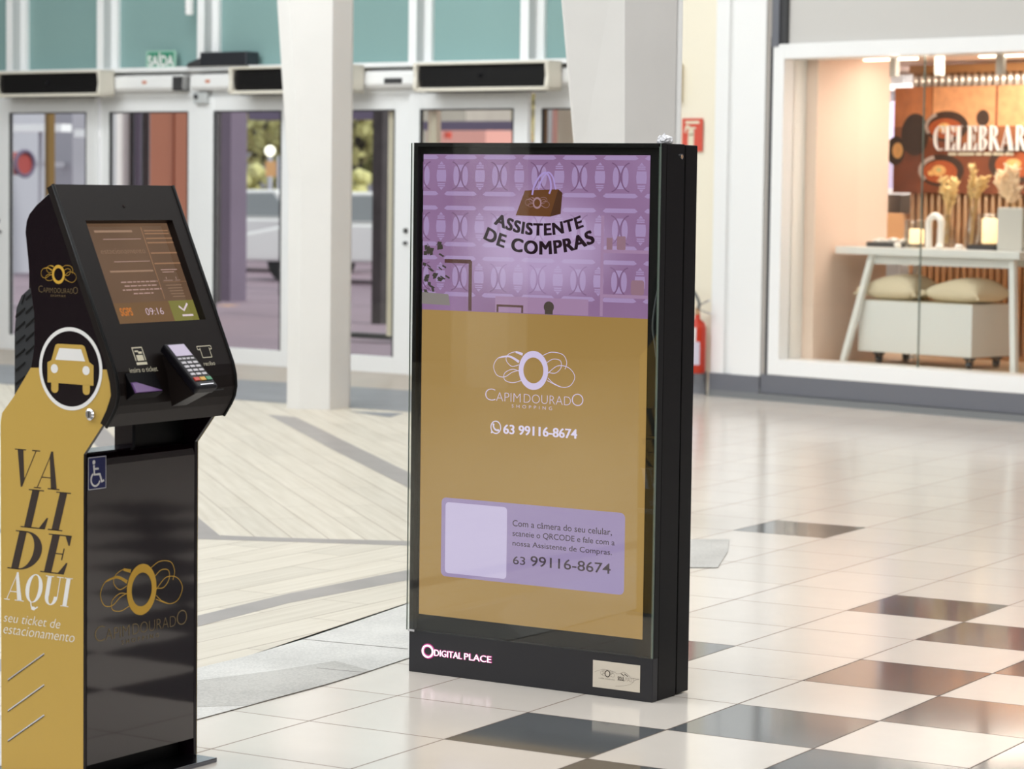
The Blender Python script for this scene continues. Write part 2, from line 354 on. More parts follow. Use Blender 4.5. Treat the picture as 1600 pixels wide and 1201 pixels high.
# ================================================================== FLOOR
GX, GY, GA, SU, SV = 0.4454, 7.4483, -0.532, 0.449, 0.4585
def tile_mat(name, col, rough, spec, grout):
    m = mat(name, col, rough, spec=spec); nt = m.node_tree; b = nt.nodes['Principled BSDF']; N = nt.nodes.new
    tc = N('ShaderNodeTexCoord'); sx = N('ShaderNodeSeparateXYZ'); nt.links.new(tc.outputs['Object'], sx.inputs[0])
    def mth(op, a, b2=None):
        n = N('ShaderNodeMath'); n.operation = op
        for i, v in enumerate((a, b2)):
            if v is None: continue
            if isinstance(v, (int, float)): n.inputs[i].default_value = v
            else: nt.links.new(v, n.inputs[i])
        return n.outputs[0]
    edges = []; cells = []
    for ax, s_ in (('X', SU), ('Y', SV)):
        q = mth('DIVIDE', sx.outputs[ax], s_); fr = mth('FRACT', mth('ADD', q, 400.0)); cells.append(mth('FLOOR', q))
        edges.append(mth('MULTIPLY', mth('SUBTRACT', .5, mth('ABSOLUTE', mth('SUBTRACT', fr, .5))), s_))
    g = mth('LESS_THAN', mth('MINIMUM', edges[0], edges[1]), .0027)
    cv = N('ShaderNodeCombineXYZ'); nt.links.new(cells[0], cv.inputs[0]); nt.links.new(cells[1], cv.inputs[1])
    wn = N('ShaderNodeTexWhiteNoise'); nt.links.new(cv.outputs[0], wn.inputs['Vector'])
    nz = N('ShaderNodeTexNoise'); nz.inputs['Scale'].default_value = 9; nt.links.new(tc.outputs['Object'], nz.inputs['Vector'])
    v = mth('ADD', mth('MULTIPLY', mth('SUBTRACT', wn.outputs[0], .5), .06), mth('ADD', mth('MULTIPLY', mth('SUBTRACT', nz.outputs[0], .5), .05), 1.0))
    vm = N('ShaderNodeVectorMath'); vm.operation = 'SCALE'; vm.inputs[0].default_value = lin(col)[:3]; nt.links.new(v, vm.inputs['Scale'])
    mx = N('ShaderNodeMix'); mx.data_type = 'RGBA'; nt.links.new(g, mx.inputs[0]); nt.links.new(vm.outputs[0], mx.inputs[6]); mx.inputs[7].default_value = lin(grout)
    nt.links.new(mx.outputs[2], b.inputs['Base Color'])
    nt.links.new(mth('ADD', mth('MULTIPLY', g, .5), rough), b.inputs['Roughness'])
    return m
M['tile'] = tile_mat('cream_tile', (229, 221, 212), .16, .5, (122, 104, 90))
M['tile_dark'] = tile_mat('dark_granite_tile', (98, 101, 103), .08, .5, (70, 62, 58))
DARK = {(-1, -1), (-1, 5), (-2, 2), (-4, 9), (-4, 22)}
def is_dark(u, v):
    if (u, v) in DARK: return True
    if u >= 0 and v <= 4 and (u+v) % 2 == 0: return True
    if u >= 2 and v > 4 and v < 7 and (u+v) % 2 == 0: return True
    return v < -4 and u > -6 and (u+v) % 2 == 0
bm = bmesh.new(); vv = {}
for u in range(-44, 46):
    for v in range(-26, 52):
        q = []
        for a, b in ((u, v), (u+1, v), (u+1, v+1), (u, v+1)):
            if (a, b) not in vv: vv[a, b] = bm.verts.new((a*SU, b*SV, 0))
            q.append(vv[a, b])
        f = bm.faces.new(q); f.material_index = 1 if is_dark(u, v) else 0
me = bpy.data.meshes.new('floor'); bm.to_mesh(me); bm.free(); me.materials.append(M['tile']); me.materials.append(M['tile_dark'])
struct(link('floor', me, None, 0, (GX, GY, 0), GA))

def plank_mat(name, col, mortar, w, l, rough=.4):
    m = mat(name, col, rough); nt = m.node_tree; b = nt.nodes['Principled BSDF']; N = nt.nodes.new
    tc = N('ShaderNodeTexCoord'); br = N('ShaderNodeTexBrick'); nt.links.new(tc.outputs['Object'], br.inputs['Vector'])
    a = lin(col); br.inputs['Color1'].default_value = a; br.inputs['Color2'].default_value = tuple(v*.9 for v in a[:3])+(1,)
    br.inputs['Mortar'].default_value = lin(mortar); br.inputs['Scale'].default_value = 1; br.inputs['Mortar Size'].default_value = .003
    br.inputs['Brick Width'].default_value = l; br.inputs['Row Height'].default_value = w; br.offset = .37
    mp = N('ShaderNodeMapping'); mp.inputs['Scale'].default_value = (.7, 14, 1); nt.links.new(tc.outputs['Object'], mp.inputs['Vector'])
    nz = N('ShaderNodeTexNoise'); nz.inputs['Scale'].default_value = 2.2; nz.inputs['Detail'].default_value = 6; nt.links.new(mp.outputs[0], nz.inputs['Vector'])
    rp = N('ShaderNodeValToRGB'); rp.color_ramp.elements[0].position = .3; rp.color_ramp.elements[1].position = .7
    rp.color_ramp.elements[0].color = (.86, .84, .8, 1); rp.color_ramp.elements[1].color = (1.04, 1.04, 1.03, 1); nt.links.new(nz.outputs[0], rp.inputs[0])
    mx = N('ShaderNodeMix'); mx.data_type = 'RGBA'; mx.blend_type = 'MULTIPLY'; mx.inputs[0].default_value = 1
    nt.links.new(br.outputs['Color'], mx.inputs[6]); nt.links.new(rp.outputs[0], mx.inputs[7]); nt.links.new(mx.outputs[2], b.inputs['Base Color'])
    return m
M['plankA'] = plank_mat('wood_look_plank', (214, 206, 192), (164, 150, 134), .151, 1.2)
M['plankB'] = plank_mat('wood_look_plank_small', (217, 209, 195), (164, 150, 134), .2, 1.0)
M['band'] = mat('grey_band', (146, 139, 136), .35, var=(5, .08))
def granite(name, col, amt):
    m = mat(name, col, .42); nt = m.node_tree; b = nt.nodes['Principled BSDF']; N = nt.nodes.new
    tc = N('ShaderNodeTexCoord'); n1 = N('ShaderNodeTexNoise'); n1.inputs['Scale'].default_value = 130; n1.inputs['Detail'].default_value = 3
    n2 = N('ShaderNodeTexNoise'); n2.inputs['Scale'].default_value = 3
    for n in (n1, n2): nt.links.new(tc.outputs['Object'], n.inputs['Vector'])
    mm = N('ShaderNodeMath'); mm.operation = 'MULTIPLY_ADD'; mm.inputs[1].default_value = .55; nt.links.new(n1.outputs[0], mm.inputs[0])
    m2 = N('ShaderNodeMath'); m2.operation = 'MULTIPLY'; m2.inputs[1].default_value = .45; nt.links.new(n2.outputs[0], m2.inputs[0]); nt.links.new(m2.outputs[0], mm.inputs[2])
    r_ = N('ShaderNodeValToRGB'); a = lin(col); r_.color_ramp.elements[0].position = .38; r_.color_ramp.elements[1].position = .62
    r_.color_ramp.elements[0].color = tuple(v*(1-amt) for v in a[:3])+(1,); r_.color_ramp.elements[1].color = tuple(v*(1+amt*.6) for v in a[:3])+(1,)
    nt.links.new(mm.outputs[0], r_.inputs[0]); nt.links.new(r_.outputs[0], b.inputs['Base Color']); return m
M['granite'] = granite('pale_granite', (206, 204, 200), .2)
M['granite2'] = granite('worn_granite', (180, 177, 172), .24)
M['granite3'] = granite('dark_granite', (128, 130, 136), .2)
M['mat_tile'] = mat('beige_threshold', (178, 164, 148), .35, var=(4, .06))
def slab(name, pts, material, z, ang=0):
    """a thin floor covering: world-space outline, material axes turned by ang"""
    c, s_ = math.cos(-ang), math.sin(-ang)
    b = B(); b.prism([(c*x-s_*y, s_*x+c*y) for x, y in pts], 'z', z-.0006, z)
    return struct(b.build(name, material, rz=ang))
low = [(-3.4, 4.0), (-2.7, 4.95), (-1.71, 6.26), (-.871, 7.508), (-.674, 7.847), (-.554, 8.052), (-.463, 8.229), (-.321, 8.535), (.05, 9.35), (.42, 10.2), (.62, 10.7), (.835, 10.707), (.916, 11.208), (.95, 11.582)]
hi = [(.4, 11.582), (.25, 11.2), (-.1, 10.35), (-.413, 9.543), (-.539, 9.223), (-.685, 8.862), (-.845, 8.52), (-.975, 8.3), (-1.4, 7.62), (-2.5, 6.1), (-4.0, 4.0)]
slab('floor_strip', low+hi, M['granite'], .0030)
slab('floor_strip', [(-.72, 8.28), (-.55, 8.46), (-.43, 8.30), (-.554, 8.052), (-.674, 7.847), (-.76, 7.71), (-1.2, 7.6), (-1.5, 7.4), (-1.25, 7.84)], M['granite2'], .0036)
for a, b in (((-.685, 8.862), (-.33, 8.70)), ((-.60, 8.33), (-.447, 8.262))):
    d = (Vector(b)-Vector(a)).normalized()*.0025; n = (-d.y, d.x)
    slab('floor_strip', [(a[0]+n[0], a[1]+n[1]), (b[0]+n[0], b[1]+n[1]), (b[0]-n[0], b[1]-n[1]), (a[0]-n[0], a[1]-n[1])], M['band'], .0042)
# timber-look field behind the strip
def bound(y): return .0607*y
far_line = lambda x: 18.854 - .65*(x+1.934)
slab('floor_planks', hi[::-1][:-1]+[(.4, 11.582), (bound(11.6), 11.6), (bound(16.9), 16.9), (-1.934, 18.854), (-9, 23.44), (-14, 22), (-14, -6), (-6, -6)], M['plankA'], .0012, R(-75.5))
slab('floor_planks', hi[::-1]+[(.62, 11.12), (-.431, 11.251), (-.941, 11.324), (-1.3, 11.372), (-3.2, 11.62), (-8, 12.2), (-14, 13), (-14, -6), (-6, -6)], M['plankB'], .0018, R(59))
slab('floor_band', [(-8, 12.34), (-3.0, 11.74), (-1.251, 11.504), (-.952, 11.448), (-.436, 11.395), (.66, 11.26), (.62, 11.12), (-.431, 11.251), (-.941, 11.324), (-1.3, 11.372), (-3.2, 11.62), (-8, 12.2)], M['band'], .0026)
slab('floor_band', [(-1.398, 12.05), (-1.251, 11.504), (-1.41, 11.52), (-1.56, 12.05), (-3.35, 19.3), (-3.2, 19.3)], M['band'], .0026)
slab('floor_band', [(-1.609, 17.668), (-.974, 15.168), (-.515, 13.455), (.02, 11.35), (.18, 11.33), (-.355, 13.46), (-.80, 15.168), (-1.41, 17.499)], M['band'], .0024)
slab('floor_band', [(-3.0, 5.9), (-2.1, 7.55), (-1.086, 9.34), (-.819, 9.871), (-.402, 10.529), (.06, 11.2), (.14, 11.02), (-.391, 10.252), (-.8, 9.642), (-1.059, 9.108), (-2.0, 7.45), (-2.85, 5.9)], M['band'], .0024)
# granite apron and threshold in front of the doors
slab('floor_apron', [(-9, 23.44), (-1.934, 18.854), (-1.564, 18.61), (-.9, 18.18), (bound(16.9), 16.9), (bound(18.9), 18.9), (-.762, 19.93), (-1.229, 20.25), (-1.74, 20.59), (-2.14, 20.853), (-9, 25.3)], M['granite3'], .0030)
slab('floor_threshold', [(-9, 25.3), (-2.14, 20.853), (-.762, 19.93), (bound(18.9), 18.9), (bound(20.7), 20.75), (-2.3, 22.75), (-9, 27.6)], M['mat_tile'], .0030)
slab('floor_apron', [(-1.09, 18.0), (-.80, 17.58), (-.72, 17.9)], M['granite3'], .0034)  # small dark triangle on the floor near the slim column

# ================================================================== WALLS
D0, DA = (-2.345, 22.733, 0), R(-36)
S0, SA = (1.804, 19.53, 0), R(-45.5)
def dloc(s, y, z=0):
    c, n = math.cos(DA), math.sin(DA); return (D0[0]+s*c-y*n, D0[1]+s*n+y*c, z)
def sloc(s, y, z=0):
    c, n = math.cos(SA), math.sin(SA); return (S0[0]+s*c-y*n, S0[1]+s*n+y*c, z)
def dbuild(b, name, material, parent=None, **k): return b.build(name, material, parent, **k) if parent else b.build(name, material, None, loc=D0, rz=DA, **k)
def sbuild(b, name, material, parent=None, **k): return b.build(name, material, parent, **k) if parent else b.build(name, material, None, loc=S0, rz=SA, **k)
struct(B().box(-14.2, -14, -6, 32, 0, 5.8).build('wall_left', M['hall']))
struct(B().box(-14, 8.3, -6.2, -6, 0, 5.8).build('wall_rear', M['hall']))
struct(B().box(8.2, 8.4, -6, 13.2, 0, 5.8).build('wall_right', M['hall']))
struct(B().prism([(-14.2, -6.2), (8.4, -6.2), (8.4, 13.2), (1.6, 20.2), (-14.2, 31.6)], 'z', 5.8, 5.95).build('ceiling', M['ceil']))
struct(dbuild(B().box(-14.3, -4.16, 0, .2, 0, 2.5), 'wall_back', M['white']))
struct(dbuild(B().box(4.30, 5.1, 0, .2, 0, 5.8), 'wall_end', M['cream']))
struct(dbuild(B().box(4.30, 4.69, -.012, 0, 0, .17), 'baseboard_end', M['granite3']))
# glazing above the doors: mullions, window panels, transom ledge
mull = [-4.92, -3.74, -2.564, -1.436, -.258, .92, 2.011, 3.106, 4.26]
for i in range(len(mull)-1):
    a, b = mull[i]+.07, mull[i+1]-.078
    w = dbuild(B().box(a, b, .01, .03, 2.5, 5.8), 'window_%d' % (i+1), M['teal']); struct(w)
for i, s_ in enumerate(mull):
    t = dbuild(B().box(s_-.078, s_, -.125, .03, 2.49, 5.8), 'trim_%d' % (i+1), M['mullgrey']); struct(t)
    f = B().box(s_-.078, s_+.001, -.13, -.124, 2.49, 5.8).build('mullion_cap', M['white2'], t)
    f = B().box(s_, s_+.072, -.03, .03, 2.49, 5.8).build('glazing_bead', M['white2'], t)
struct(dbuild(B().box(-14.3, 4.30, -.16, .04, 2.465, 2.50), 'trim_10', M['white2']))
struct(dbuild(B().box(-4.16, 4.30, -.02, .10, 2.25, 2.465), 'trim_11', M['white2']))
# door leaves: frame of four rails, a glass pane
leaves = [(-4.12, -2.88, -3.95, -3.0), (-2.86, -1.612, -2.687, -1.722), (-1.611, -.43, -1.488, -.555), (-.415, .72, -.217, .54), (.735, 1.86, .91, 1.70), (1.882, 3.052, 1.994, 2.916), (3.081, 4.29, 3.148, 4.12)]
for i, (a, b, c, d) in enumerate(leaves):
    yo = -.05 if i in (1, 3, 5) else 0
    f = B(); f.box(a, c, yo, yo+.05, 0, 2.25); f.box(d, b, yo, yo+.05, 0, 2.25); f.box(c, d, yo, yo+.05, 0, .135); f.box(c, d, yo, yo+.05, 2.13, 2.25)
    o = struct(dbuild(f, 'door_%d' % (i+1), M['white2'], bevel=.004))
    B().box(c, d, yo+.02, yo+.028, .135, 2.13).build('glass_pane', M['glass'], o)
    g = B(); g.box(c, c+.012, yo-.002, yo+.03, .135, 2.13); g.box(d-.012, d, yo-.002, yo+.03, .135, 2.13); g.box(c, d, yo-.002, yo+.03, 2.118, 2.13)
    g.build('gasket', M['ink'], o)
    if i in (1, 4):
        k = B(); x = a+.03 if i == 1 else b-.03
        k.tube([(x, yo, 1.16), (x, yo-.02, 1.16)], .02, 10); k.tube([(x+.03*(i == 1), yo, 1.06), (x+.03*(i == 1), yo-.03, 1.06)], .014, 10)
        k.build('door_lock', M['ink'], o)
# two upright peach strips just behind the door panes
o = dbuild(B().box(1.99, 2.075, .06, .12, .02, 2.3).box(1.585, 1.66, .06, .10, .30, 2.13), 'trim_12', mat('peach_strip', (246, 224, 206), .5)); struct(o)

def door_operator(a, b, dark, label, badge):
    t = empty('door_operator', dloc(a, -.02, 2.30), DA)
    tag(t, label, 'door operator', 'sliding door operators over the entrance')
    l = b-a
    B().prism([(0, .0), (-.10, 0), (-.125, .03), (-.12, .115), (-.10, .135), (0, .135)], 'x', 0, l).build('housing', M['white'], t, bevel=.006)
    if badge:
        f = F(); f.disc(0, 0, .03, .014); f.build('badge', M['orange'], t, (badge-a, -.126, .075), (1, 0, 0), (0, 0, 1), .001)
    if dark:
        B().box(dark[0]-a, dark[1]-a, -.126, -.02, dark[2], dark[3]).build('sensor_window', M['ink'], t, bevel=.003)
door_operator(-1.40, -.50, (-.605, -.5, .0, .12), 'white door operator under the green exit sign', -.93)
door_operator(-.40, .30, None, 'white door operator beneath the dark box on the ledge', -.2)
door_operator(1.45, 2.2, (1.70, 1.885, .03, .075), 'white door operator with a small black sensor window', None)
door_operator(3.30, 4.25, None, 'white door operator running behind the thick column', None)
def air_curtain(s_, label):
    t = empty('air_curtain', dloc(s_, -.16, 2.255), DA); tag(t, label, 'air curtain', 'air curtains above the entrance doors')
    L = 1.30
    h = B(); h.box(0, L, -.02, .0, 0, .225); h.box(0, L, -.18, 0, .205, .225); h.box(0, L, -.17, 0, 0, .03)
    h.build('housing', M['curtain'], t, bevel=.006)
    for x in (0, L-.035):
        B().prism([(0, 0), (-.17, 0), (-.185, .03), (-.17, .11), (-.182, .20), (-.17, .225), (0, .225)], 'x', x, x+.035).build('end_cap', M['curtain'], t, bevel=.004)
    g = B()
    for k in range(7):
        z = .045+k*.023; y = -.135-.02*math.cos((k-3)/3*1.2); g.box(.035, L-.035, y, y+.03, z, z+.016)
    g.box(.035, L-.035, -.11, -.02, .03, .205); g.build('grille', M['grille'], t)
    B().tube([(L/2, -.16, .12), (L/2, -.172, .12)], .016, 12).build('badge', M['steel'], t)
    o = B(); o.box(.10, L-.10, -.14, -.06, -.006, .002); o.build('outlet_slot', M['ink'], t)
air_curtain(-2.57, 'black grilled air curtain above the door farthest from the thick column')
air_curtain(.209, 'air curtain half hidden behind the slim white column')
air_curtain(2.145, 'air curtain above the door just beside the thick column')

t = empty('exit_sign', dloc(-.988, -.06, 2.50), DA); tag(t, 'green SAÍDA exit sign standing on the door ledge', 'sign')
f = F(); f.rrect(0, .353, 0, .15, .02); f.build('backing', M['acryl'], t, (0, 0, -.002), (1, 0, 0), (0, 0, 1), 0, .008)
f = F(); f.rect(.03, .323, .02, .132); f.build('face', M['saida'], t, (0, 0, 0), (1, 0, 0), (0, 0, 1), .009)
f = F(); f.text('SAÍDA', .026, .327, .012, .130, .03); f.build('lettering', M['print_white'], t, (0, 0, 0), (1, 0, 0), (0, 0, 1), .0095)
t = empty('speaker_box', dloc(-.38, -.10, 2.50), DA); tag(t, 'dark equipment box lying on the door ledge', 'box')
B().box(.14, .66, -.1, .06, 0, .115).build('body', M['dark_metal'], t, bevel=.008)
B().prism([(.14, .0), (.14, .07), (.0, .03), (-.03, 0)], 'y', -.09, .04).build('foot', M['ink'], t)
b = B(); b.tube([(0, 0, 0), (0, 0, .9)], .033, 14)
for k in range(8): b.tube([(0, 0, .02+k*.04), (0, 0, .035+k*.04)], .038, 14)
tag(b.build('conduit_pole', M['white'], loc=dloc(-.36, -.2, 2.93)), 'ribbed white pole hanging in front of the teal glazing', 'pole')
t = empty('motion_sensor', dloc(-.36, -.05, 2.19), DA); tag(t, 'small motion sensor on the door frame below the operators', 'sensor')
B().box(-.05, .1, -.05, .02, 0, .1).build('body', M['mullgrey'], t, bevel=.01); B().ball((-.01, -.055, .06), .022).build('lens', M['ink'], t)

# octagonal columns, flaring above head height
def column(name, plan, flare, z1):
    b = B(); rings = []
    for z, k in ((0, 0), (1.55, 0), (2.75, 1), (5.8, 3.2)):
        rings.append([b.bm.verts.new((x+flare*k*w, y, z)) for x, y, w in plan])
    n = len(plan)
    for q, w in zip(rings[:-1], rings[1:]):
        for i in range(n): b.bm.faces.new((q[i], q[(i+1) % n], w[(i+1) % n], w[i]))
    return struct(b.build(name, M['column']))
c1 = column('column', [(-1.528, 18.215, 1), (-1.437, 18.13, 1), (-1.232, 18.13, 0), (-1.115, 18.31, 0), (-1.115, 18.5, 0), (-1.24, 18.62, 0), (-1.437, 18.62, 1), (-1.53, 18.5, 1)], -.084, 0)
tag(c1, 'slim white column standing before the entrance doors', 'column')
c2 = column('column', [(.285, 12.06, 1), (.49, 12.0, .15), (.722, 12.2, 0), (.722, 12.4, 0), (.5, 12.52, 0), (.285, 12.4, 1)], -.12, 0)
tag(c2, 'thick white column rising behind the digital totem', 'column')
c3 = column('column', [(-11.8, 3.0, 0), (-11.6, 2.75, 0), (-11.3, 2.75, 0), (-11.1, 3.0, 0), (-11.3, 3.25, 0), (-11.6, 3.25, 0)], 0, 0)
tag(c3, 'white column far along the hall, mirrored in the display', 'column')
tag(B().tube([(.736, 12.22, 0), (.736, 12.22, 5.8)], .014, 10).build('conduit', M['white']), 'thin white conduit running up the thick column', 'conduit')
t = empty('junction_box', dloc(4.37, 0, 2.17), DA); tag(t, 'small tan electrical box peeking out beside the thick column', 'box')
B().box(0, .07, -.06, 0, 0, .28).build('body', M['lacq2'], t, bevel=.006); B().box(.005, .065, -.068, -.06, .02, .26).build('lid', M['wood'], t)

# extinguisher sign and extinguisher on its stand
t = empty('extinguisher_sign', dloc(4.446, -.012, 1.80), DA); tag(t, 'red fire extinguisher sign on the cream wall', 'sign')
f = F(); f.rect(0, .18, 0, .245); f.build('plate', M['signred'], t, (0, 0, 0), (1, 0, 0), (0, 0, 1), 0, .006)
f = F(); f.rect(.055, .105, .02, .135); f.disc(.08, .14, .027); f.rect(.04, .12, .165, .180); f.stroke(smooth_path([(.075, .175), (.04, .19), (.028, .14)]), .012); f.rect(.03, .15, .205, .225)
f.build('pictogram', M['cream_print'], t, (0, 0, 0), (1, 0, 0), (0, 0, 1), .007)
t = empty('fire_extinguisher', dloc(4.70, -.16, .0), DA); tag(t, 'red fire extinguisher with white label on a stand by the wall', 'fire extinguisher')
cyl = B().lathe([(.058, 0), (.066, .015), (.066, .33), (.055, .375), (.022, .40), (.018, .44)], (0, 0, .165), 24).build('cylinder', M['extred'], t, smooth=True)
def wrap(z0, z1, a0, a1, mt, nm):
    b = B(); n = 10
    for k in range(n):
        p, q = R(a0+(a1-a0)*k/n), R(a0+(a1-a0)*(k+1)/n); r_ = .0672
        b.quadface([(r_*math.cos(p), r_*math.sin(p), z0), (r_*math.cos(q), r_*math.sin(q), z0), (r_*math.cos(q), r_*math.sin(q), z1), (r_*math.cos(p), r_*math.sin(p), z1)])
    b.build(nm, mt, cyl)
wrap(.23, .40, -170, -40, M['label'], 'label'); wrap(.40, .505, -160, -65, M['print_white'], 'label')
B().tube([(0, 0, .60), (0, 0, .64)], .02, 10).box(-.014, .014, -.014, .014, .60, .65).build('valve', M['brass'], t)
b = B(); b.hexa([(.0, -.01, .655), (.10, -.01, .70), (.10, .01, .70), (0, .01, .655)], [(.0, -.01, .664), (.10, -.01, .712), (.10, .01, .712), (0, .01, .664)])
b.hexa([(.0, -.01, .635), (.11, -.01, .605), (.11, .01, .605), (0, .01, .635)], [(.0, -.01, .644), (.11, -.01, .614), (.11, .01, .614), (0, .01, .644)])
b.build('lever', M['chrome'], t)
B().tube(smooth_path([(.02, -.02, .64), (.02, -.02, .70), (-.03, -.03, .78), (-.10, -.03, .80), (-.18, -.03, .76), (-.21, -.03, .62), (-.16, -.03, .60), (-.02, -.03, .61)]), .011, 8).build('hose', M['rubber'], t, smooth=True)
st = B()
for a in (30, 150, 270): st.tube([(.055*math.cos(R(a)), .055*math.sin(R(a)), .166), (.075*math.cos(R(a)), .075*math.sin(R(a)), 0.004)], .006, 8)
st.build('stand', M['steel'], t)

# ---- shop front
struct(sbuild(B().box(-.47, -.343, -.012, .2, 0, 5.8).box(-.343, -.263, .012, .2, 0, 5.8).box(-.263, .012, -.02, .2, 0, 5.8).box(-.33, -.325, .004, .02, 0, 5.8), 'wall_front', M['white']))
struct(sbuild(B().box(.012, .047, .0, .2, 0, 5.8), 'trim_13', mat('stone_strip', (172, 166, 160), .6)))
struct(sbuild(B().box(.066, .128, -.02, .2, 2.55, 5.8), 'trim_14', M['slate']))
struct(sbuild(B().box(.128, .186, .0, .2, 2.55, 5.8), 'trim_15', M['ink']))
struct(sbuild(B().box(.048, .0755, -.006, .2, 0.05, 2.62), 'trim_16', M['dark_metal']))
struct(sbuild(B().box(.186, 9.2, .03, .25, 2.5, 5.8), 'wall_shop', M['greywall']))
struct(sbuild(B().box(-.47, .012, -.026, .05, .046, .17).box(.012, 9.2, -.008, .1, .05, .188), 'baseboard_shop', M['slate']))
struct(sbuild(B().box(-.47, 9.2, -.03, .1, 0.0, .046), 'trim_17', mat('kerb_stone', (128, 130, 132), .45)))
w = B(); w.box(.076, .178, -.012, .3, .188, 2.566); w.box(.178, 9.2, -.012, .3, 2.46, 2.566); w.box(.178, 9.2, -.012, .3, .188, .300)
struct(sbuild(w, 'window_20', M['white'], bevel=.004))
o = struct(sbuild(B().box(.178, 1.336, .10, .112, .305, 2.46), 'window_21', M['store_glass']))
o = struct(sbuild(B().box(1.342, 3.4, .10, .112, .305, 2.46), 'window_22', M['store_glass']))
struct(sbuild(B().box(1.3365, 1.3415, .10, .114, .305, 2.46), 'trim_18', M['edge']))

# ================================================================== SHOP WINDOW DISPLAY (shop frame: s along the front, y inwards, z up)
struct(sbuild(B().box(-2.2, 5, .3, 4.2, .20, .28), 'floor_shop', M['wood']))
struct(sbuild(B().box(.17, .28, .25, 1.10, .28, 2.5), 'wall_partition', M['peach']))
struct(sbuild(B().box(-2.4, -2.2, .3, 4.2, .2, 2.6), 'wall_shop_side', M['peach']))
struct(sbuild(B().box(5, 5.2, .3, 4.2, .2, 2.6), 'wall_shop_end', M['peach']))
struct(sbuild(B().box(-2.4, 5.2, 4.2, 4.3, .2, 2.6), 'wall_shop_back', M['peach']))
struct(sbuild(B().box(-2.4, 5.2, .25, 4.3, 2.50, 2.58), 'ceiling_shop', M['peach']))
WARM = (1, .86, .74)
def sarea(s_, y, z, ts_, ty, tz, sx, sy, p, col=WARM, sp=None): return area('shop_lamp', sloc(s_, y, z), sloc(ts_, ty, tz), sx, sy, p, col, sp)
sarea(1.4, .75, 2.47, 1.3, .8, 0, 1.6, .5, 29, (1, .90, .80))
sarea(1.2, 1.25, 2.45, 1.0, 1.5, 1.6, 1.8, .2, 8)
sarea(1.15, .75, 2.42, .28, .70, 1.55, .8, .5, 2.6)
sarea(-.6, 2.0, 2.45, -.6, 2.4, 1.0, 1.0, .8, 36, (1, .95, .97))
for a, b, lab in ((.47, .93, 'bright LED bar on the shop ceiling near the peach partition'), (1.48, 2.1, 'bright LED bar on the shop ceiling above the grey canvas')):
    t = empty('ceiling_light', sloc(a, .52, 2.46), SA); tag(t, lab, 'ceiling light', 'LED bars on the shop ceiling')
    B().box(0, b-a, 0, .06, .02, .04).build('frame', M['white'], t); B().box(.005, b-a-.005, .004, .056, .0, .02).build('diffuser', M['lamp'], t)
for s_, lab in ((.729, 'grey spotlight stem hanging nearest the peach partition'), (1.124, 'grey spotlight stem hanging between its two twins'), (1.647, 'grey spotlight stem hanging above the grey canvas')):
    t = empty('track_spotlight', sloc(s_, .5, 2.34), SA); tag(t, lab, 'spotlight', 'spotlights hanging in the shop window')
    B().box(0, .055, 0, .05, 0, .15).build('stem', M['gbar'], t, bevel=.004); B().box(.005, .05, .005, .045, .15, .16).build('bracket', M['ink'], t)
# white trestle table
t = empty('display_table', sloc(1.1, .8, .28), SA); tag(t, 'white display table on splayed legs in the shop window', 'table')
def tl(s_, y, z): return (s_-1.1, y-.8, z-.28)
b = B(); b.box(.311-1.1, 1.92-1.1, .45-.8, 1.15-.8, 1.066-.28, 1.12-.28); b.build('tabletop', M['lacquer'], t, bevel=.004)
for s_, y, ds, dy in ((.60, .52, -.135, -.143), (1.82, .52, .135, -.143), (.60, 1.06, -.135, .143), (1.82, 1.06, .135, .143)):
    q = lambda cx, cy, z, w=.021: [tl(cx-w, cy-w, z), tl(cx+w, cy-w, z), tl(cx+w, cy+w, z), tl(cx-w, cy+w, z)]
    B().hexa(q(s_+ds, y+dy, .281), q(s_, y, 1.066)).build('leg', M['lacquer'], t)
B().box(.60-1.1, 1.82-1.1, .53-.8, .56-.8, 1.0-.28, 1.066-.28).box(.60-1.1, 1.82-1.1, 1.04-.8, 1.07-.8, 1.0-.28, 1.066-.28).build('apron', M['lacquer'], t)
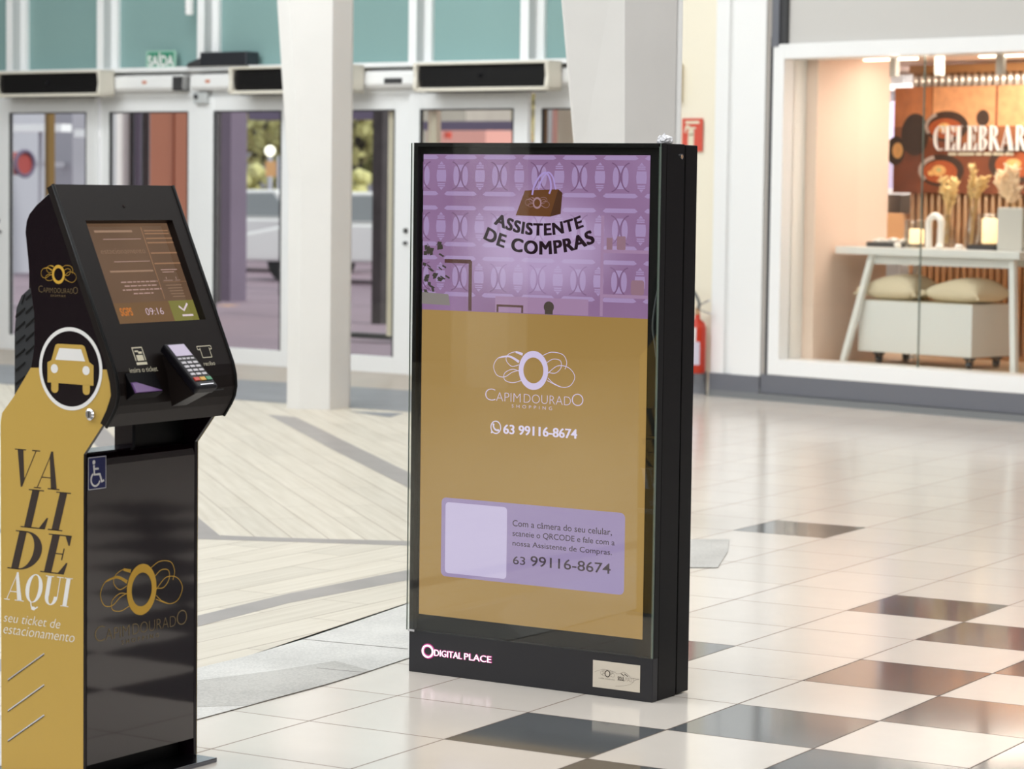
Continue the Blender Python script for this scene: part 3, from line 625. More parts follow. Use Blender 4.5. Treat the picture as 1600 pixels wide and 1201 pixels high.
# white box on casters
t = empty('storage_box', sloc(1.0, .74, .28), SA); tag(t, 'white box on black casters standing under the display table', 'box')
B().box(-.50, .503, -.24, .22, .085, .456).build('body', M['lacquer'], t, bevel=.004)
B().box(-.49, .493, -.23, .21, .456, .4595).build('lid', M['lacq2'], t)
for x, y in ((-.36, -.17), (.44, -.17), (-.36, .15), (.44, .15)):
    c = B().box(x-.03, x+.03, y-.03, y+.03, .065, .0846).box(x-.022, x-.016, y-.015, y+.015, .02, .066).box(x+.016, x+.022, y-.015, y+.015, .02, .066).build('caster', M['ink'], t)
    B().tube([(x-.014, y, .026), (x+.014, y, .026)], .026, 14).build('wheel', M['steel'], c)
def cushion(s_, y, w, d, h, z, label, rz):
    t = empty('cushion', sloc(s_, y, z), SA+rz); tag(t, label, 'cushion', 'knitted cushions on the white box')
    bm = bmesh.new(); n = 18; top = {}; bot = {}
    for i in range(n+1):
        for j in range(n+1):
            u, v = 2*i/n-1, 2*j/n-1; k = ((1-u**4)*(1-v**4))**.45; pin = 1-.10*(1-abs(u))*abs(v)**3
            x = w/2*u*(1-.07*(1-v*v)*0)*(1-.06*(1-abs(v))*abs(u)**3); yy = d/2*v*pin
            sag = .018*math.sin(3*u+1)*k
            top[i, j] = bm.verts.new((x, yy, h*.42+h*.58*k+sag)); bot[i, j] = bm.verts.new((x, yy, h*.42*(1-k)))
    for D_ in (top, bot):
        for i in range(n):
            for j in range(n): bm.faces.new((D_[i, j], D_[i+1, j], D_[i+1, j+1], D_[i, j+1]))
    bmesh.ops.remove_doubles(bm, verts=bm.verts, dist=.001); bmesh.ops.recalc_face_normals(bm, faces=bm.faces)
    me = bpy.data.meshes.new('cover'); bm.to_mesh(me); bm.free(); me.materials.append(M['cushion']); me.polygons.foreach_set('use_smooth', [True]*len(me.polygons)); link('cover', me, t)
    for sx, sy in ((-1, -1), (1, -1), (-1, 1), (1, 1)):
        b = B(); x, y_ = sx*w/2, sy*d/2; b.ball((x, y_, h*.42), .022)
        for k in range(6): b.tube([(x, y_, h*.42), (x+sx*.03+random.uniform(-.015, .015), y_+sy*.02, h*.42-.035)], .004, 5)
        b.build('tassel', M['cushion'], t)
cushion(.72, .72, .46, .40, .17, .7402, 'cream knitted cushion at the partition end of the white box', .05)
cushion(1.30, .72, .48, .40, .16, .7402, 'cream knitted cushion with the fringe beside the grey canvas end', -.06)
# things on the table
TZ = 1.1205
def tray(s_, y, w, label, white):
    t = empty('tray', sloc(s_, y, TZ), SA); tag(t, label, 'tray', 'black trays on the display table')
    b = B(); b.box(-w/2, w/2, -.10, .10, 0, .012)
    for q in ((-w/2, -w/2+.01, -.1, .1), (w/2-.01, w/2, -.1, .1), (-w/2, w/2, -.1, -.09), (-w/2, w/2, .09, .1)): b.box(q[0], q[1], q[2], q[3], .012, .035)
    b.build('tray_body', M['ink'], t)
tray(.65, .70, .34, 'black tray near the peach partition holding white coral', 1)
tray(1.475, .72, .24, 'black tray under the glass candle holder by the canvas', 0)
for k, (s_, w, h) in enumerate(((.535, .04, .05), (.65, .05, .06), (.765, .045, .055))):
    b = B().ball((0, 0, h*.5), .03, 2, .25, (1.3, 1, .8)); b.ball((.03, .01, h*.6), .016, 2, .2); b.ball((-.03, -.01, h*.45), .015, 2, .2)
    o = b.build('coral_piece', M['ceram'], loc=sloc(s_, .68, TZ+.016), rz=SA)
    tag(o, ['white coral piece at the partition end of the black tray', 'white coral piece in the middle of the black tray', 'white coral piece at the candle end of the black tray'][k], 'ornament', 'coral pieces on the black tray')
def hurricane(s_, y, r, h, z, ch, label):
    t = empty('candle_holder', sloc(s_, y, z), SA); tag(t, label, 'candle holder', 'glass candle holders on the display table')
    B().lathe([(r*.8, 0), (r, .02), (r, h-.01), (r*.97, h), (r*.95, h), (r*.95, .03), (.001, .03)], (0, 0, 0), 24).build('glass', M['vase'], t, smooth=True)
    c = B().lathe([(r*.62, 0), (r*.62, ch), (r*.5, ch+.006)], (0, 0, .032), 20).build('candle', M['candle'], t, smooth=True)
    B().tube([(0, 0, ch+.035), (0, 0, ch+.055)], .003, 6).build('wick', M['ink'], c)
hurricane(.915, .62, .085, .20, TZ, .10, 'round glass candle holder with a glowing candle by the seam of the pane')
hurricane(1.475, .72, .088, .24, TZ+.014, .17, 'tall glass candle holder on the black tray beside the canvas')
b = B(); b.tube(smooth_path([(-.05, 0, 0), (-.055, 0, .13), (-.05, 0, .2), (0, 0, .235), (.05, 0, .2), (.055, 0, .13), (.05, 0, 0)]), .024, 12)
tag(b.build('ceramic_arch', M['ceram'], smooth=True, loc=sloc(1.09, .60, TZ), rz=SA), 'white arch ornament between the candle holder and the bottle', 'ornament')
def vase(s_, y, r, h, label, z=TZ):
    t = empty('glass_vase', sloc(s_, y, z), SA); tag(t, label, 'vase', 'clear vases on the display table')
    B().lathe([(r*.9, 0), (r, .02), (r, h*.55), (r*.55, h*.72), (r*.5, h-.01), (r*.62, h), (r*.56, h), (r*.44, h-.02), (r*.46, h*.72), (r*.9, h*.5), (r*.9, .03), (.001, .025)], (0, 0, 0), 24).build('glass', M['vase'], t, smooth=True)
    return t
vase(1.01, .84, .07, .24, 'clear vase holding the wheat nearest the pane seam'); vase(1.26, .80, .045, .30, 'slim clear bottle vase with wheat in the middle of the table')
vase(1.60, .92, .07, .24, 'clear vase holding fluffy pampas behind the canvas')
def stalk(name, s_, y, n, h, lean, mt, ear, label, thick):
    t = empty(name, sloc(s_, y, TZ+.035), SA); tag(t, label, 'dried grass', 'dried grasses in the display vases')
    for k in range(n):
        a, l = random.uniform(-.5, .5), random.uniform(.8, 1.05)*h; dx = lean*l+random.uniform(-.07, .07); dy = random.uniform(-.06, .06)
        p = smooth_path([(a*.03, 0, 0), (a*.04+dx*.25, dy*.3, l*.5), (a*.05+dx, dy, l)], 5)
        B().tube(p, .0022, 5).build('stem', M['straw'], t)
        e = B()
        for q in range(ear):
            f_ = 1-q*.3/ear; i0 = min(int(f_*(len(p)-1)), len(p)-2); P = Vector(p[i0]).lerp(Vector(p[i0+1]), f_*(len(p)-1)-i0)
            dv = Vector((random.uniform(-1, 1), random.uniform(-1, 1), random.uniform(.3, 1.2))).normalized()*thick*1.6
            e.tube([P, P+dv*.5, P+dv], [thick*.32, thick*.26, .001], 5)
        e.build('ear', mt, t)
stalk('dried_wheat', 1.01, .84, 11, .44, .06, M['straw'], 20, 'golden dried wheat sheaf standing nearest the pane seam', .030)
stalk('dried_wheat', 1.26, .80, 7, .52, .04, M['straw'], 18, 'taller golden wheat in the slim bottle vase', .030)
stalk('dried_pampas', 1.60, .92, 6, .50, -.30, M['pampas'], 40, 'pale fluffy pampas plumes leaning over the canvas', .05)
t = empty('canvas_block', sloc(1.70, .68, TZ), SA); tag(t, 'grey canvas block standing at the end of the table', 'canvas')
B().box(-.105, .105, -.04, .04, 0, .30).build('canvas', M['canvas'], t, bevel=.006); B().box(-.10, .10, .04, .055, .005, .295).build('stretcher', M['wood'], t)
for k, (s_, lab) in enumerate(((.80, 'white pebble beside the black tray near the partition'), (1.17, 'white pebble in front of the slim bottle vase'), (1.34, 'white pebble next to the tray by the canvas'))):
    tag(B().ball((0, 0, .020), .024, 2, .12, (1.4, 1, .8)).build('pebble', M['ceram'], loc=sloc(s_, .55, TZ), rz=SA, smooth=True), lab, 'pebble', 'pebbles on the display table')
# brass tube backdrop
t = empty('tube_backdrop', sloc(.12, 1.62, .28), SA); tag(t, 'tall screen of upright brass tubes behind the display table', 'screen')
for k in range(34): B().tube([(k*.062, 0, .03), (k*.062, 0, 2.14)], .021, 12).build('tube', M['brass'], t, smooth=True)
for k in range(34): B().tube([(k*.062, 0, 2.035), (k*.062, 0, 2.045), (k*.062, 0, 2.11), (k*.062, 0, 2.12)], [.020, .0235, .0235, .020], 12).build('glint_collar', M['glint'], t, smooth=True)  # pale collars added to imitate the glints at the tube tops
B().box(-.04, 2.1, -.03, .03, 2.14, 2.2).box(-.04, 2.1, -.03, .03, 0, .03).box(-.04, 2.1, .03, .04, .03, 2.14).build('rail', mat('rail_wood', (176, 128, 80), .5), t)
# poster with raised lettering
t = empty('poster', sloc(0, 1.52, 1.515), SA); tag(t, 'large food poster with raised CELEBRAR lettering behind the table', 'poster')
PH, PW = .797, 1.75
brd = B().box(0, PW, 0, .03, 0, PH).build('board', mat('poster_brown', (128, 70, 44), .5, var=(6, .25)), t)
def art(name, col, fn, lift):
    f = F(); fn(f); f.build(name, mat('poster_ink', col, .5, var=(14, .15)), brd, (0, 0, 0), (1, 0, 0), (0, 0, 1), lift)
art('printed_wall', (206, 130, 80), lambda f: f.rect(0, .35, .5, PH), .001)
art('printed_wall', (226, 164, 116), lambda f: f.rect(.36, .93, .5, PH).rect(.95, PW, .5, PH), .001)
art('printed_table', (150, 92, 58), lambda f: f.poly([(0, .30), (.3, .40), (.8, .36), (1.2, .30), (PW, .34), (PW, .5), (0, .5)]), .0012)
art('printed_bowl', (66, 48, 38), lambda f: f.disc(.49, .50, .20, .115).disc(.20, .44, .13, .16).disc(.45, .17, .21, .12).disc(1.12, .22, .24, .14).disc(.82, .56, .06, .06).disc(1.35, .52, .14, .10).disc(.02, .32, .09, .11), .0016)
art('printed_broth', (176, 88, 48), lambda f: f.disc(.48, .485, .155, .075).disc(.44, .16, .16, .085).disc(1.12, .215, .18, .095), .002)
art('printed_food', (238, 184, 116), lambda f: f.disc(.47, .49, .06, .036).disc(.43, .17, .065, .04).disc(1.1, .22, .07, .04).disc(.04, .32, .05, .06).disc(.56, .48, .03, .02).disc(.36, .15, .03, .02), .0024)
art('printed_garnish', (190, 190, 130), lambda f: f.disc(.46, .495, .02, .014).disc(.43, .175, .022, .015), .0028)
art('printed_plate', (184, 168, 158), lambda f: f.ring(.49, .50, .20, .115, .17, .09, 20, 120, 210).ring(.45, .17, .21, .12, .17, .09, 24, 110, 220), .0026)
f = F(); serif_word(f, 'CELEBRAR', .395, 1.225, .318, .502, 0, .05); f.build('lettering', M['print_white'], t, (0, 0, 0), (1, 0, 0), (0, 0, 1), .012, .02)
f = F(); x = .52
for w_ in (4, 8, 3, 4, 5, 4):
    for k in range(w_): f.rect(x, x+.016, .283, .305); x += .0185
    x += .014
f.build('small_lettering', M['cream_print'], t, (0, 0, 0), (1, 0, 0), (0, 0, 1), .006, .004)
# shelf unit deeper in the shop
t = empty('shop_shelf', sloc(-.95, 2.5, .28), SA); tag(t, 'white shelf unit deep in the shop beyond the partition', 'shelf')
b = B(); b.box(0, .03, 0, .35, 0, 2.2); b.box(1.0, 1.03, 0, .35, 0, 2.2); b.box(0, 1.03, .33, .35, 0, 2.2); b.build('carcass', M['white'], t)
for z in (.35, .8, 1.22, 1.62, 2.06): B().box(.03, 1.0, 0, .33, z, z+.05).build('shelf_board', M['white'], t)
M['lilac'] = mat('lilac_box', (196, 188, 216), .6); M['apricot'] = mat('apricot_box', (232, 176, 120), .6)
k = 0; labs = {.85: 'knee-high board', 1.27: 'middle board', 1.67: 'upper board'}
for z, hs in ((.85, (.22, .28, .16)), (1.27, (.25, .2, .28)), (1.67, (.3, .26, .3))):
    for j, h in enumerate(hs):
        x = .06+j*.3
        o = B().box(0, .22, .05, .25, 0, h).build('gift_box', M['lilac'] if (j+k) % 3 else M['apricot'], loc=sloc(-.95+x, 2.5, .28+z+.0005), rz=SA)
        tag(o, '%s box %s on the %s of the shop shelf' % ('lilac' if (j+k) % 3 else 'apricot', ['at the partition end', 'in the middle', 'at the poster end'][j], labs[z]), 'box', 'gift boxes on the shop shelf')
    k += 1

# ================================================================== OUTSIDE, BEYOND THE DOORS
dn = Vector((math.cos(DA), math.sin(DA), 0)); dy_ = Vector((-math.sin(DA), math.cos(DA), 0))
def at(px, py, d):
    """door-frame (s, z) of the point seen at (px, py) on the plane d metres beyond the doors"""
    v = fw + rt*((px-800)/FPX) + up*((600.5-py)/FPX); o = Vector((0, 0, CAM_H)); q = Vector(D0)+dy_*d
    h = o + v*(((q-o).dot(dy_))/v.dot(dy_)) - Vector(D0); return h.dot(dn), h.z
def ebox(name, mt, px0, px1, py0, py1, d, dep, label, cat, group=None, to_ground=False, **k):
    """upright block whose outline spans px0..px1, its visible end face included"""
    s0, z1 = at(px0, py0, d); dep = min(dep, .6*(at(px1, py0, d)[0]-s0)); s1, _ = at(px1, py0, d+dep); z0 = 0.003 if to_ground else at(px0, py1, d)[1]
    o = B().box(0, s1-s0, 0, dep, 0, z1-z0).build(name, mt, loc=dloc(s0, d, z0), rz=DA, **k); return tag(o, label, cat, group)
struct(dbuild(B().box(-60, 60, .2, 90, -.05, .003), 'ground_outside', M['asphalt']))
struct(dbuild(B().box(-60, 60, 60, 60.5, 0, 9), 'wall_outside', M['shed']))
ebox('olive_post', M['post'], 70, 86, 60, 0, 6, .25, 'olive brown post outside the pane with the white rails', 'post', None, True)
ebox('white_rail', M['rail'], 0, 112, 194, 206, 10, .2, 'longer white rail crossing behind the olive post', 'rail', 'white rails outside')
ebox('white_rail', M['rail'], 116, 160, 202, 214, 9.6, .2, 'shorter lower white rail ending at the door frame', 'rail', 'white rails outside')
ebox('rail_post', M['shed'], 60, 66, 206, 0, 10.05, .12, 'thin grey post carrying the longer white rail', 'post', None, True)
ebox('pale_facade', M['pale'], -60, 74, 40, 0, 14, 1, 'pale building wall beyond the olive post', 'building', None, True)
ebox('grey_facade', M['shed'], 74, 172, 40, 0, 13, 1, 'grey clad building wall beside the pale one', 'building', None, True)
t = empty('drum_sign', dloc(at(24, 256, 12)[0], 12, at(24, 275, 12)[1]), DA); tag(t, 'red and grey drum sign fixed before the pale building', 'sign')
s1 = at(56, 256, 12)[0]-at(24, 256, 12)[0]; rr = (at(24, 236, 12)[1]-at(24, 275, 12)[1])/2
for k in range(4): B().tube([(s1*(k*.25-.3), -.1, rr), (s1*(k*.25-.09), -.1, rr)], rr*.92, 20).build('band', M['shed'] if k == 1 else M['drumred'], t)
B().tube([(s1*.70, -.1+rr*math.cos(R(a)), rr+rr*math.sin(R(a))) for a in range(0, 361, 15)], .03, 6, False).build('rim', M['roof'], t); B().box(0, .1, -.05, .95, rr*.8, rr*1.2).build('arm', M['shed'], t)
ebox('white_pillar', M['rail'], 168, 203, 40, 0, 5, .3, 'white pillar outside between the grey building and the terracotta wall', 'pillar', None, True)
ebox('frame_post', M['trunk'], 203, 210, 40, 0, 5.2, .2, 'thin dark post right beside the white pillar', 'post', None, True)
ebox('plum_pilaster', M['plum'], 210.5, 221.5, 40, 0, 5.25, .2, 'narrow plum panel between two dark posts', 'panel', None, True)
ebox('frame_post', M['trunk'], 222, 234, 40, 0, 5.2, .2, 'wider dark post touching the terracotta wall', 'post', None, True)
t = empty('terracotta_wall', dloc(at(234, 300, 5)[0], 5, .003), DA); tag(t, 'terracotta clad wall outside the second door pane', 'wall')
a, b2, c = (at(p, 300, 5)[0]-at(234, 300, 5)[0] for p in (270, 275, 306)); h = 4
B().box(0, a, 0, .3, 0, h).build('cladding_panel', M['orange'], t); B().box(a, b2, .03, .3, 0, h).build('joint', mat('rust_joint', (176, 98, 52), .7), t); B().box(b2, c, -.02, .3, 0, h).build('cladding_panel', M['orange'], t)
ebox('plum_pier', M['plum'], 340, 387, 40, 0, 9, .6, 'broad plum pier outside the door by the slim column', 'pier', None, True)
ebox('dark_jamb', M['trunk'], 333, 347, 40, 0, 8.6, .15, 'narrow dark post standing along the plum pier', 'post', None, True)
ebox('kerb_stone', M['kerb'], 336, 376, 477, 490, 8.0, .3, 'orange kerb at the foot of the plum pier', 'kerb')
ebox('canopy_beam', M['roof'], 388, 640, 168, 187, 12, .4, 'dark plum canopy beam high outside the doors', 'beam')
ebox('canopy_beam', M['roof'], 600, 830, 190, 203, 14, .4, 'plum grey canopy beam above the totem outside', 'beam')
ebox('trunk_pier', M['trunk'], 584, 613, 60, 0, 6, .35, 'dark pier outside the pane between column and totem', 'pier', None, True)
ebox('dark_pier', M['trunk'], 438, 452, 60, 0, 11, .35, 'dark slim pier hard behind the slim white column', 'pier', None, True)
ebox('dark_kerb', M['ink'], 540, 622, 519, 527, 3.2, .12, 'dark kerb lying across the paving outside', 'kerb')
ebox('pink_wall', M['pink'], 868, 960, 40, 0, 3, .3, 'pink wall outside the pane beside the thick column', 'wall', None, True)
ebox('gold_strip', M['post'], 846, 858, 40, 0, 3.1, .2, 'golden strip next to the white strip by the pink wall', 'strip', None, True)
ebox('white_strip', M['rail'], 858, 869, 40, 0, 3.05, .2, 'white strip touching the pink wall outside', 'strip', None, True)
ebox('pink_kiosk', M['pink'], 668, 830, 203, 0, 20, 2, 'pinkish low building below the plum grey beam', 'building', None, True)
ebox('stone_facade', mat('stone_facade', (190, 180, 170), .7, var=(1, .12)), 640, 800, 100, 0, 30, 2, 'beige stone building far above the pinkish one', 'building', None, True)
ebox('red_awning', M['signred'], 694, 706, 206, 216, 19.5, .3, 'small red awning on the pinkish building', 'awning')
def tree(px, d, h, r, mt, label, seed, z0=1.8):
    random.seed(seed); s_, _ = at(px, 300, d); t = empty('tree', dloc(s_, d, .003), DA); tag(t, label, 'tree', 'trees across the car park')
    tr = B(); tr.tube(smooth_path([(0, 0, 0), (.06, 0, h*.3), (-.05, .04, h*.6), (0, 0, h*.85)], 4), [.13-.006*k for k in range(13)], 8)
    for k in range(4): a = k*1.6; tr.tube([(0, 0, h*(.3+.1*k)), (r*.5*math.cos(a), r*.5*math.sin(a), h*(.5+.1*k))], [.05, .02], 6)
    tr.build('trunk', M['trunk'], t)
    bm = bmesh.new()
    for k in range(1500):
        v = Vector((random.gauss(0, 1), random.gauss(0, 1), random.gauss(0, 1))).normalized()*random.uniform(.35, 1)**.5
        c = Vector((v.x*r, v.y*r, z0+(h-z0)*.5+v.z*(h-z0)*.5)); q = random.uniform(.10, .22)
        a = Vector((random.uniform(-1, 1), random.uniform(-1, 1), random.uniform(-1, 1))).normalized(); b_ = a.orthogonal().normalized()
        bm.faces.new([bm.verts.new(c+a*q), bm.verts.new(c+b_*q*.5), bm.verts.new(c-a*q), bm.verts.new(c-b_*q*.5)])
    me = bpy.data.meshes.new('crown'); bm.to_mesh(me); bm.free(); me.materials.append(mt); o = link('crown', me, t); o['kind'] = 'stuff'
tree(398, 32, 6.0, 1.7, M['leafm'], 'yellow green tree beside the plum pier across the car park', 1, 1.7)
tree(440, 38, 7.0, 1.6, M['leafm'], 'yellow green tree partly behind the slim white column', 2, 1.9)
tree(556, 30.5, 7.0, 1.7, M['leafm'], 'yellow green tree seen just past the slim column', 3, 2.0)
tree(604, 37, 5.4, 1.8, M['leafd'], 'darker olive tree behind the dark pier', 4, 1.4)
tree(812, 33, 8.0, 1.2, M['leafm'], 'yellow tree top beside the stone building', 6, 2.4)
tree(10, 20, 4.0, 1.3, M['leafd'], 'olive tree low behind the first door pane', 7, .8)
random.seed(11)
b = B()
for k in range(40): b.ball((random.uniform(-1.6, 1.6), random.uniform(-.3, .3), random.uniform(.22, .8)), random.uniform(.16, .22), 1, .2)
tag(b.build('hedge', M['leafm'], loc=dloc(at(415, 350, 25)[0], 26, 1.05), rz=DA), 'pale green hedge on the bank behind the parked cars', 'hedge')
tag(B().box(-6, 8, 0, 4, 0, .95).build('grass_bank', mat('bank', (190, 186, 176), .8, var=(2, .1)), loc=dloc(at(415, 350, 24.4)[0], 24.4, .0), rz=DA), 'pale bank carrying the hedge across the car park', 'bank')
t = empty('street_lamp', dloc(at(422, 236, 22)[0], 22, .003), DA); tag(t, 'street lamp with a glowing round globe', 'street lamp')
zl = at(422, 236, 22)[1]
B().tube([(0, 0, 0), (0, 0, zl-.1)], .05, 10).build('pole', M['pale'], t); B().ball((0, 0, zl), .10, 3).build('globe', M['globe'], t, smooth=True)
t = empty('banner', dloc(at(415, 252, 21)[0], 21, .003), DA); tag(t, 'narrow orange banner hanging below the lamp globe', 'banner')
z1, z0 = at(415, 252, 21)[1], at(415, 276, 21)[1]
B().box(0, .26, 0, .03, z0, z1).build('cloth', M['apricot'], t); B().tube([(.30, .02, 0), (.30, .02, z1+.1)], .03, 8).build('pole', M['pale'], t)
def car(px, d, label, rz=0):
    t = empty('parked_car', dloc(at(px, 400, d)[0], d, .003), DA+rz); tag(t, label, 'car', 'white cars parked outside')
    B().prism([(-2.0, .3), (-2.0, .75), (-1.1, .92), (1.5, .95), (2.0, .85), (2.05, .35)], 'y', -.8, .8).build('body', M['carw'], t, bevel=.05)
    B().prism([(-1.0, .92), (-.35, 1.42), (1.0, 1.44), (1.6, .95)], 'y', -.72, .72).build('cabin', M['carw'], t, bevel=.04)
    B().prism([(-.82, .97), (-.3, 1.36), (.95, 1.38), (1.35, .98)], 'y', -.735, .735).build('window', M['darkglass'], t)
    B().prism([(-.98, .95), (-.36, 1.41), (-.33, 1.38), (-.9, .95)], 'y', -.64, .64).build('windscreen', M['darkglass'], t)
    for x in (-1.25, 1.25):
        for y in (-.78, .60): B().tube([(x, y, .32), (x, y+.18, .32)], .32, 18).build('wheel', M['tyre'], t)
car(405, 19, 'white car parked between the plum pier and the slim column'); car(590, 16, 'white car parked past the slim column', .1)

# ================================================================== PARKING TICKET KIOSK (x = depth, front is +x; y = width; z up)
KW = .4447
K = empty('parking_kiosk', (-1.0544, 6.6057, 0), -.5615)
tag(K, 'black and gold parking ticket kiosk lettered VALIDE AQUI', 'kiosk')
side = [(-.105, 1.487), (.028, 1.219), (.043, 1.154), (.084, 1.057), (.102, 1.010), (.100, .985), (.084, .947), (.060, .914), (0, .839), (0, .0122), (-.272, .0122), (-.274, .903), (-.269, .927), (-.23, .97), (-.173, 1.046), (-.162, 1.10), (-.163, 1.18), (-.177, 1.257), (-.183, 1.316), (-.192, 1.384), (-.188, 1.41), (-.178, 1.43), (-.155, 1.452)]
gold = [(-.173, 1.046), (.087, 1.053), (.1025, 1.010), (.1005, .985), (.0845, .947), (.0605, .914), (.0005, .839), (.0005, .0125), (-.2725, .0125), (-.2745, .903), (-.2695, .927), (-.2305, .97)]
Xz = lambda z, f: (z, f)
for near in (True, False):
    sd = B().prism(side, 'y', -.001 if near else KW-.011, .011 if near else KW+.001).build('side_panel', M['blacks'], K, bevel=.0015)
    O = (0, -.001, 0) if near else (0, KW+.001, 0); ex = (1, 0, 0) if near else (-1, 0, 0); ez = (0, 0, 1)
    g = 1 if near else -1                                   # artwork x runs along ex
    def put(f, name, material, lift): return f.build(name, material, sd, O, ex, ez, lift)
    def P(pts): return [(g*x, z) for x, z in pts]
    f = F(); f.poly(P(gold)); put(f, 'gold_wrap', M['gold'], .0004)
    cx = g*-.042
    f = F(); f.disc(cx, 1.049, .096, n=64); put(f, 'emblem_disc', M['blacks'], .0008)
    f = F(); f.ring(cx, 1.049, .103, .103, .0935, .0935, 64); put(f, 'emblem_ring', M['print_white'], .0012)
    def cz(p): return (cx+(p[0]-837)*.103/368, 1.049-(p[1]-570)*.103/481)
    f = F(); f.poly([cz(p) for p in [(570, 742), (568, 510), (615, 482), (655, 330), (664, 302), (690, 287), (975, 287), (1000, 302), (1012, 330), (1055, 478), (1105, 515), (1105, 748)]])
    for x in (655, 1022): f.poly([cz((x-42, 740))]+[cz((x+42*math.cos(R(a)), 815-45*math.sin(R(a)))) for a in range(180, 361, 20)]+[cz((x+42, 740))])
    put(f, 'emblem_car', M['gold'], .0016)
    f = F(); f.poly([cz(p) for p in [(710, 336), (962, 336), (1010, 474), (662, 474)]]); f.disc(*cz((652, 578)), .0118, .0112); f.disc(*cz((1020, 578)), .0118, .0112); put(f, 'emblem_windscreen', M['print_white'], .002)
    x0 = lambda a, b: (a, b) if near else (-b-.0, -a) if False else (-(-.263-.035)-.0 + (a), -(-.263-.035)+b) if not near else (a, b)
    f = F()
    for wd, a, b, z0, z1 in (('VA', -.226, -.078, .745, .840), ('LI', -.208, -.040, .643, .741), ('DE', -.252, -.037, .535, .634)):
        a, b = (a, b) if near else (a+.298, b+.298); serif_word(f, wd, a, b, z0, z1, .24)
    put(f, 'lettering', M['brown'], .0008)
    f = F(); a, b = (-.263, -.034) if near else (.035, .264); serif_word(f, 'AQUI', a, b, .455, .528, .22, .03); put(f, 'lettering', M['print_white'], .0008)
    f = F(); q = 0 if near else .298
    f.text('seu ticket de', -.265+q, -.075+q, .398, .421, -.012, .3); f.text('estacionamento', -.265+q, -.028+q, .368, .391, -.012, .3); put(f, 'small_lettering', M['print_white'], .0008)
    for z in (.25, .171, .094):
        f = F(); p0, p1 = (-.25+q, z), (-.128+q, z+.08); f.stroke([p0, p1], .004); put(f, 'slit', M['chrome'], .001)  # pale stroke paints the highlight along the slit
        f = F(); f.stroke([(p0[0]-.001, p0[1]-.003), (p1[0]-.001, p1[1]-.003)], .002); put(f, 'slit', M['brown'], .0012)
    f = F(); oval_logo(f, g*-.082, 1.281, .0235, .04); put(f, 'small_logo', M['goldlogo'], .0008)
    f = F(); a, b = (-.147, -.019) if near else (.019, .147); logo_name(f, a, b, 1.235, 1.2515); f.text('SHOPPING', a+.04, b-.04, 1.2255, 1.2305, 0, 0, 1.6); put(f, 'small_logo', M['golddim'], .0008)
    yk = -.001 if near else KW+.001; s_ = -1 if near else 1
    lk = B().tube([(.025, yk, .94), (.025, yk+s_*.007, .94), (.025, yk+s_*.010, .94)], [.0145, .0145, .010], 20).build('side_lock', M['chrome'], K, smooth=False)
    B().box(.0235, .0265, min(yk+s_*.010, yk+s_*.011), max(yk+s_*.010, yk+s_*.011), .933, .947).build('key_slot', M['ink'], lk)
# rear tread cover
cov = [(-.173, 1.250), (-.209, 1.224), (-.226, 1.192), (-.232, 1.13), (-.232, .975), (-.172, 1.046), (-.160, 1.10), (-.161, 1.18)]
b = B().prism(cov, 'y', .004, KW-.004)
tr = b.build('rear_cover', M['tread'], K)
for near in (True, False):
    yk = .0035 if near else KW-.0035; g = B()
    for k in range(7):
        z = 1.22-.034*k
        for x0_, x1_ in ((-.228, -.198), (-.194, -.166)):
            if z < 1.06 and x1_ > -.18: continue
            o_ = .010 if x0_ > -.2 else 0
            if z > 1.19 and x0_ < -.22: x0_ = -.208
            g.hexa([(x0_, yk, z-.018+o_), (x1_, yk, z+.004+o_), (x1_, yk, z+.009+o_), (x0_, yk, z-.012+o_)], [(x0_, yk-.001*(1 if near else -1), z-.018+o_), (x1_, yk-.001*(1 if near else -1), z+.004+o_), (x1_, yk-.001*(1 if near else -1), z+.009+o_), (x0_, yk-.001*(1 if near else -1), z-.012+o_)])
    g.build('tread_groove', M['black'], tr)
B().box(-.19, -.17, .011, KW-.011, 1.08, 1.42).box(-.17, -.11, .011, KW-.011, 1.42, 1.447).build('rear_shell', M['blacks'], K)
# sloped fascia with a display opening
E_ = Vector((.4059, 0, -.9139)); N_ = Vector((.9139, 0, .4059)); FO = Vector((-.094, 0, 1.503))
def fp(t_, d, n): return tuple(FO + E_*d + N_*n + Vector((0, t_, 0)))
L0, L1 = -.0085, KW+.0085
fb = B()
def fplate(t0, t1, d0, d1, n0=-.022, n1=0):
    fb.hexa([fp(t0, d0, n0), fp(t1, d0, n0), fp(t1, d1, n0), fp(t0, d1, n0)], [fp(t0, d0, n1), fp(t1, d0, n1), fp(t1, d1, n1), fp(t0, d1, n1)])
fplate(L0, L1, 0, .097); fplate(L0, .067, .097, .374); fplate(.404, L1, .097, .374)
def pr(d, n): v = FO + E_*d + N_*n; return (v.x, v.z)
curve = [pr(.374, 0), (.097, 1.073), (.108, 1.048), (.1155, 1.02), (.118, .99), (.113, .965), (.102, .944), (.079, .911), (.060, .920), (.080, .955), (.094, .99), (.090, 1.02), pr(.4705, -.022), pr(.374, -.022)]
fb.prism(curve, 'y', L0, L1)
fas = fb.build('fascia', M['fascia'], K)
lip = B()
for y in (L0, L1):
    s_ = -1 if y < 0 else 1
    pts = [pr(0, .0), pr(.374, 0), (.097, 1.073), (.108, 1.048), (.1155, 1.02), (.118, .99), (.113, .965), (.102, .944), (.079, .911)]
    lip.tube([(x, y, z) for x, z in pts], .0045, 8)
lip.build('edge_bead', M['black'], fas, smooth=True)
B().tube([fp(.232, .058, -.002), fp(.232, .058, .002)], .0045, 14).build('camera_lens', M['blackg'], fas)
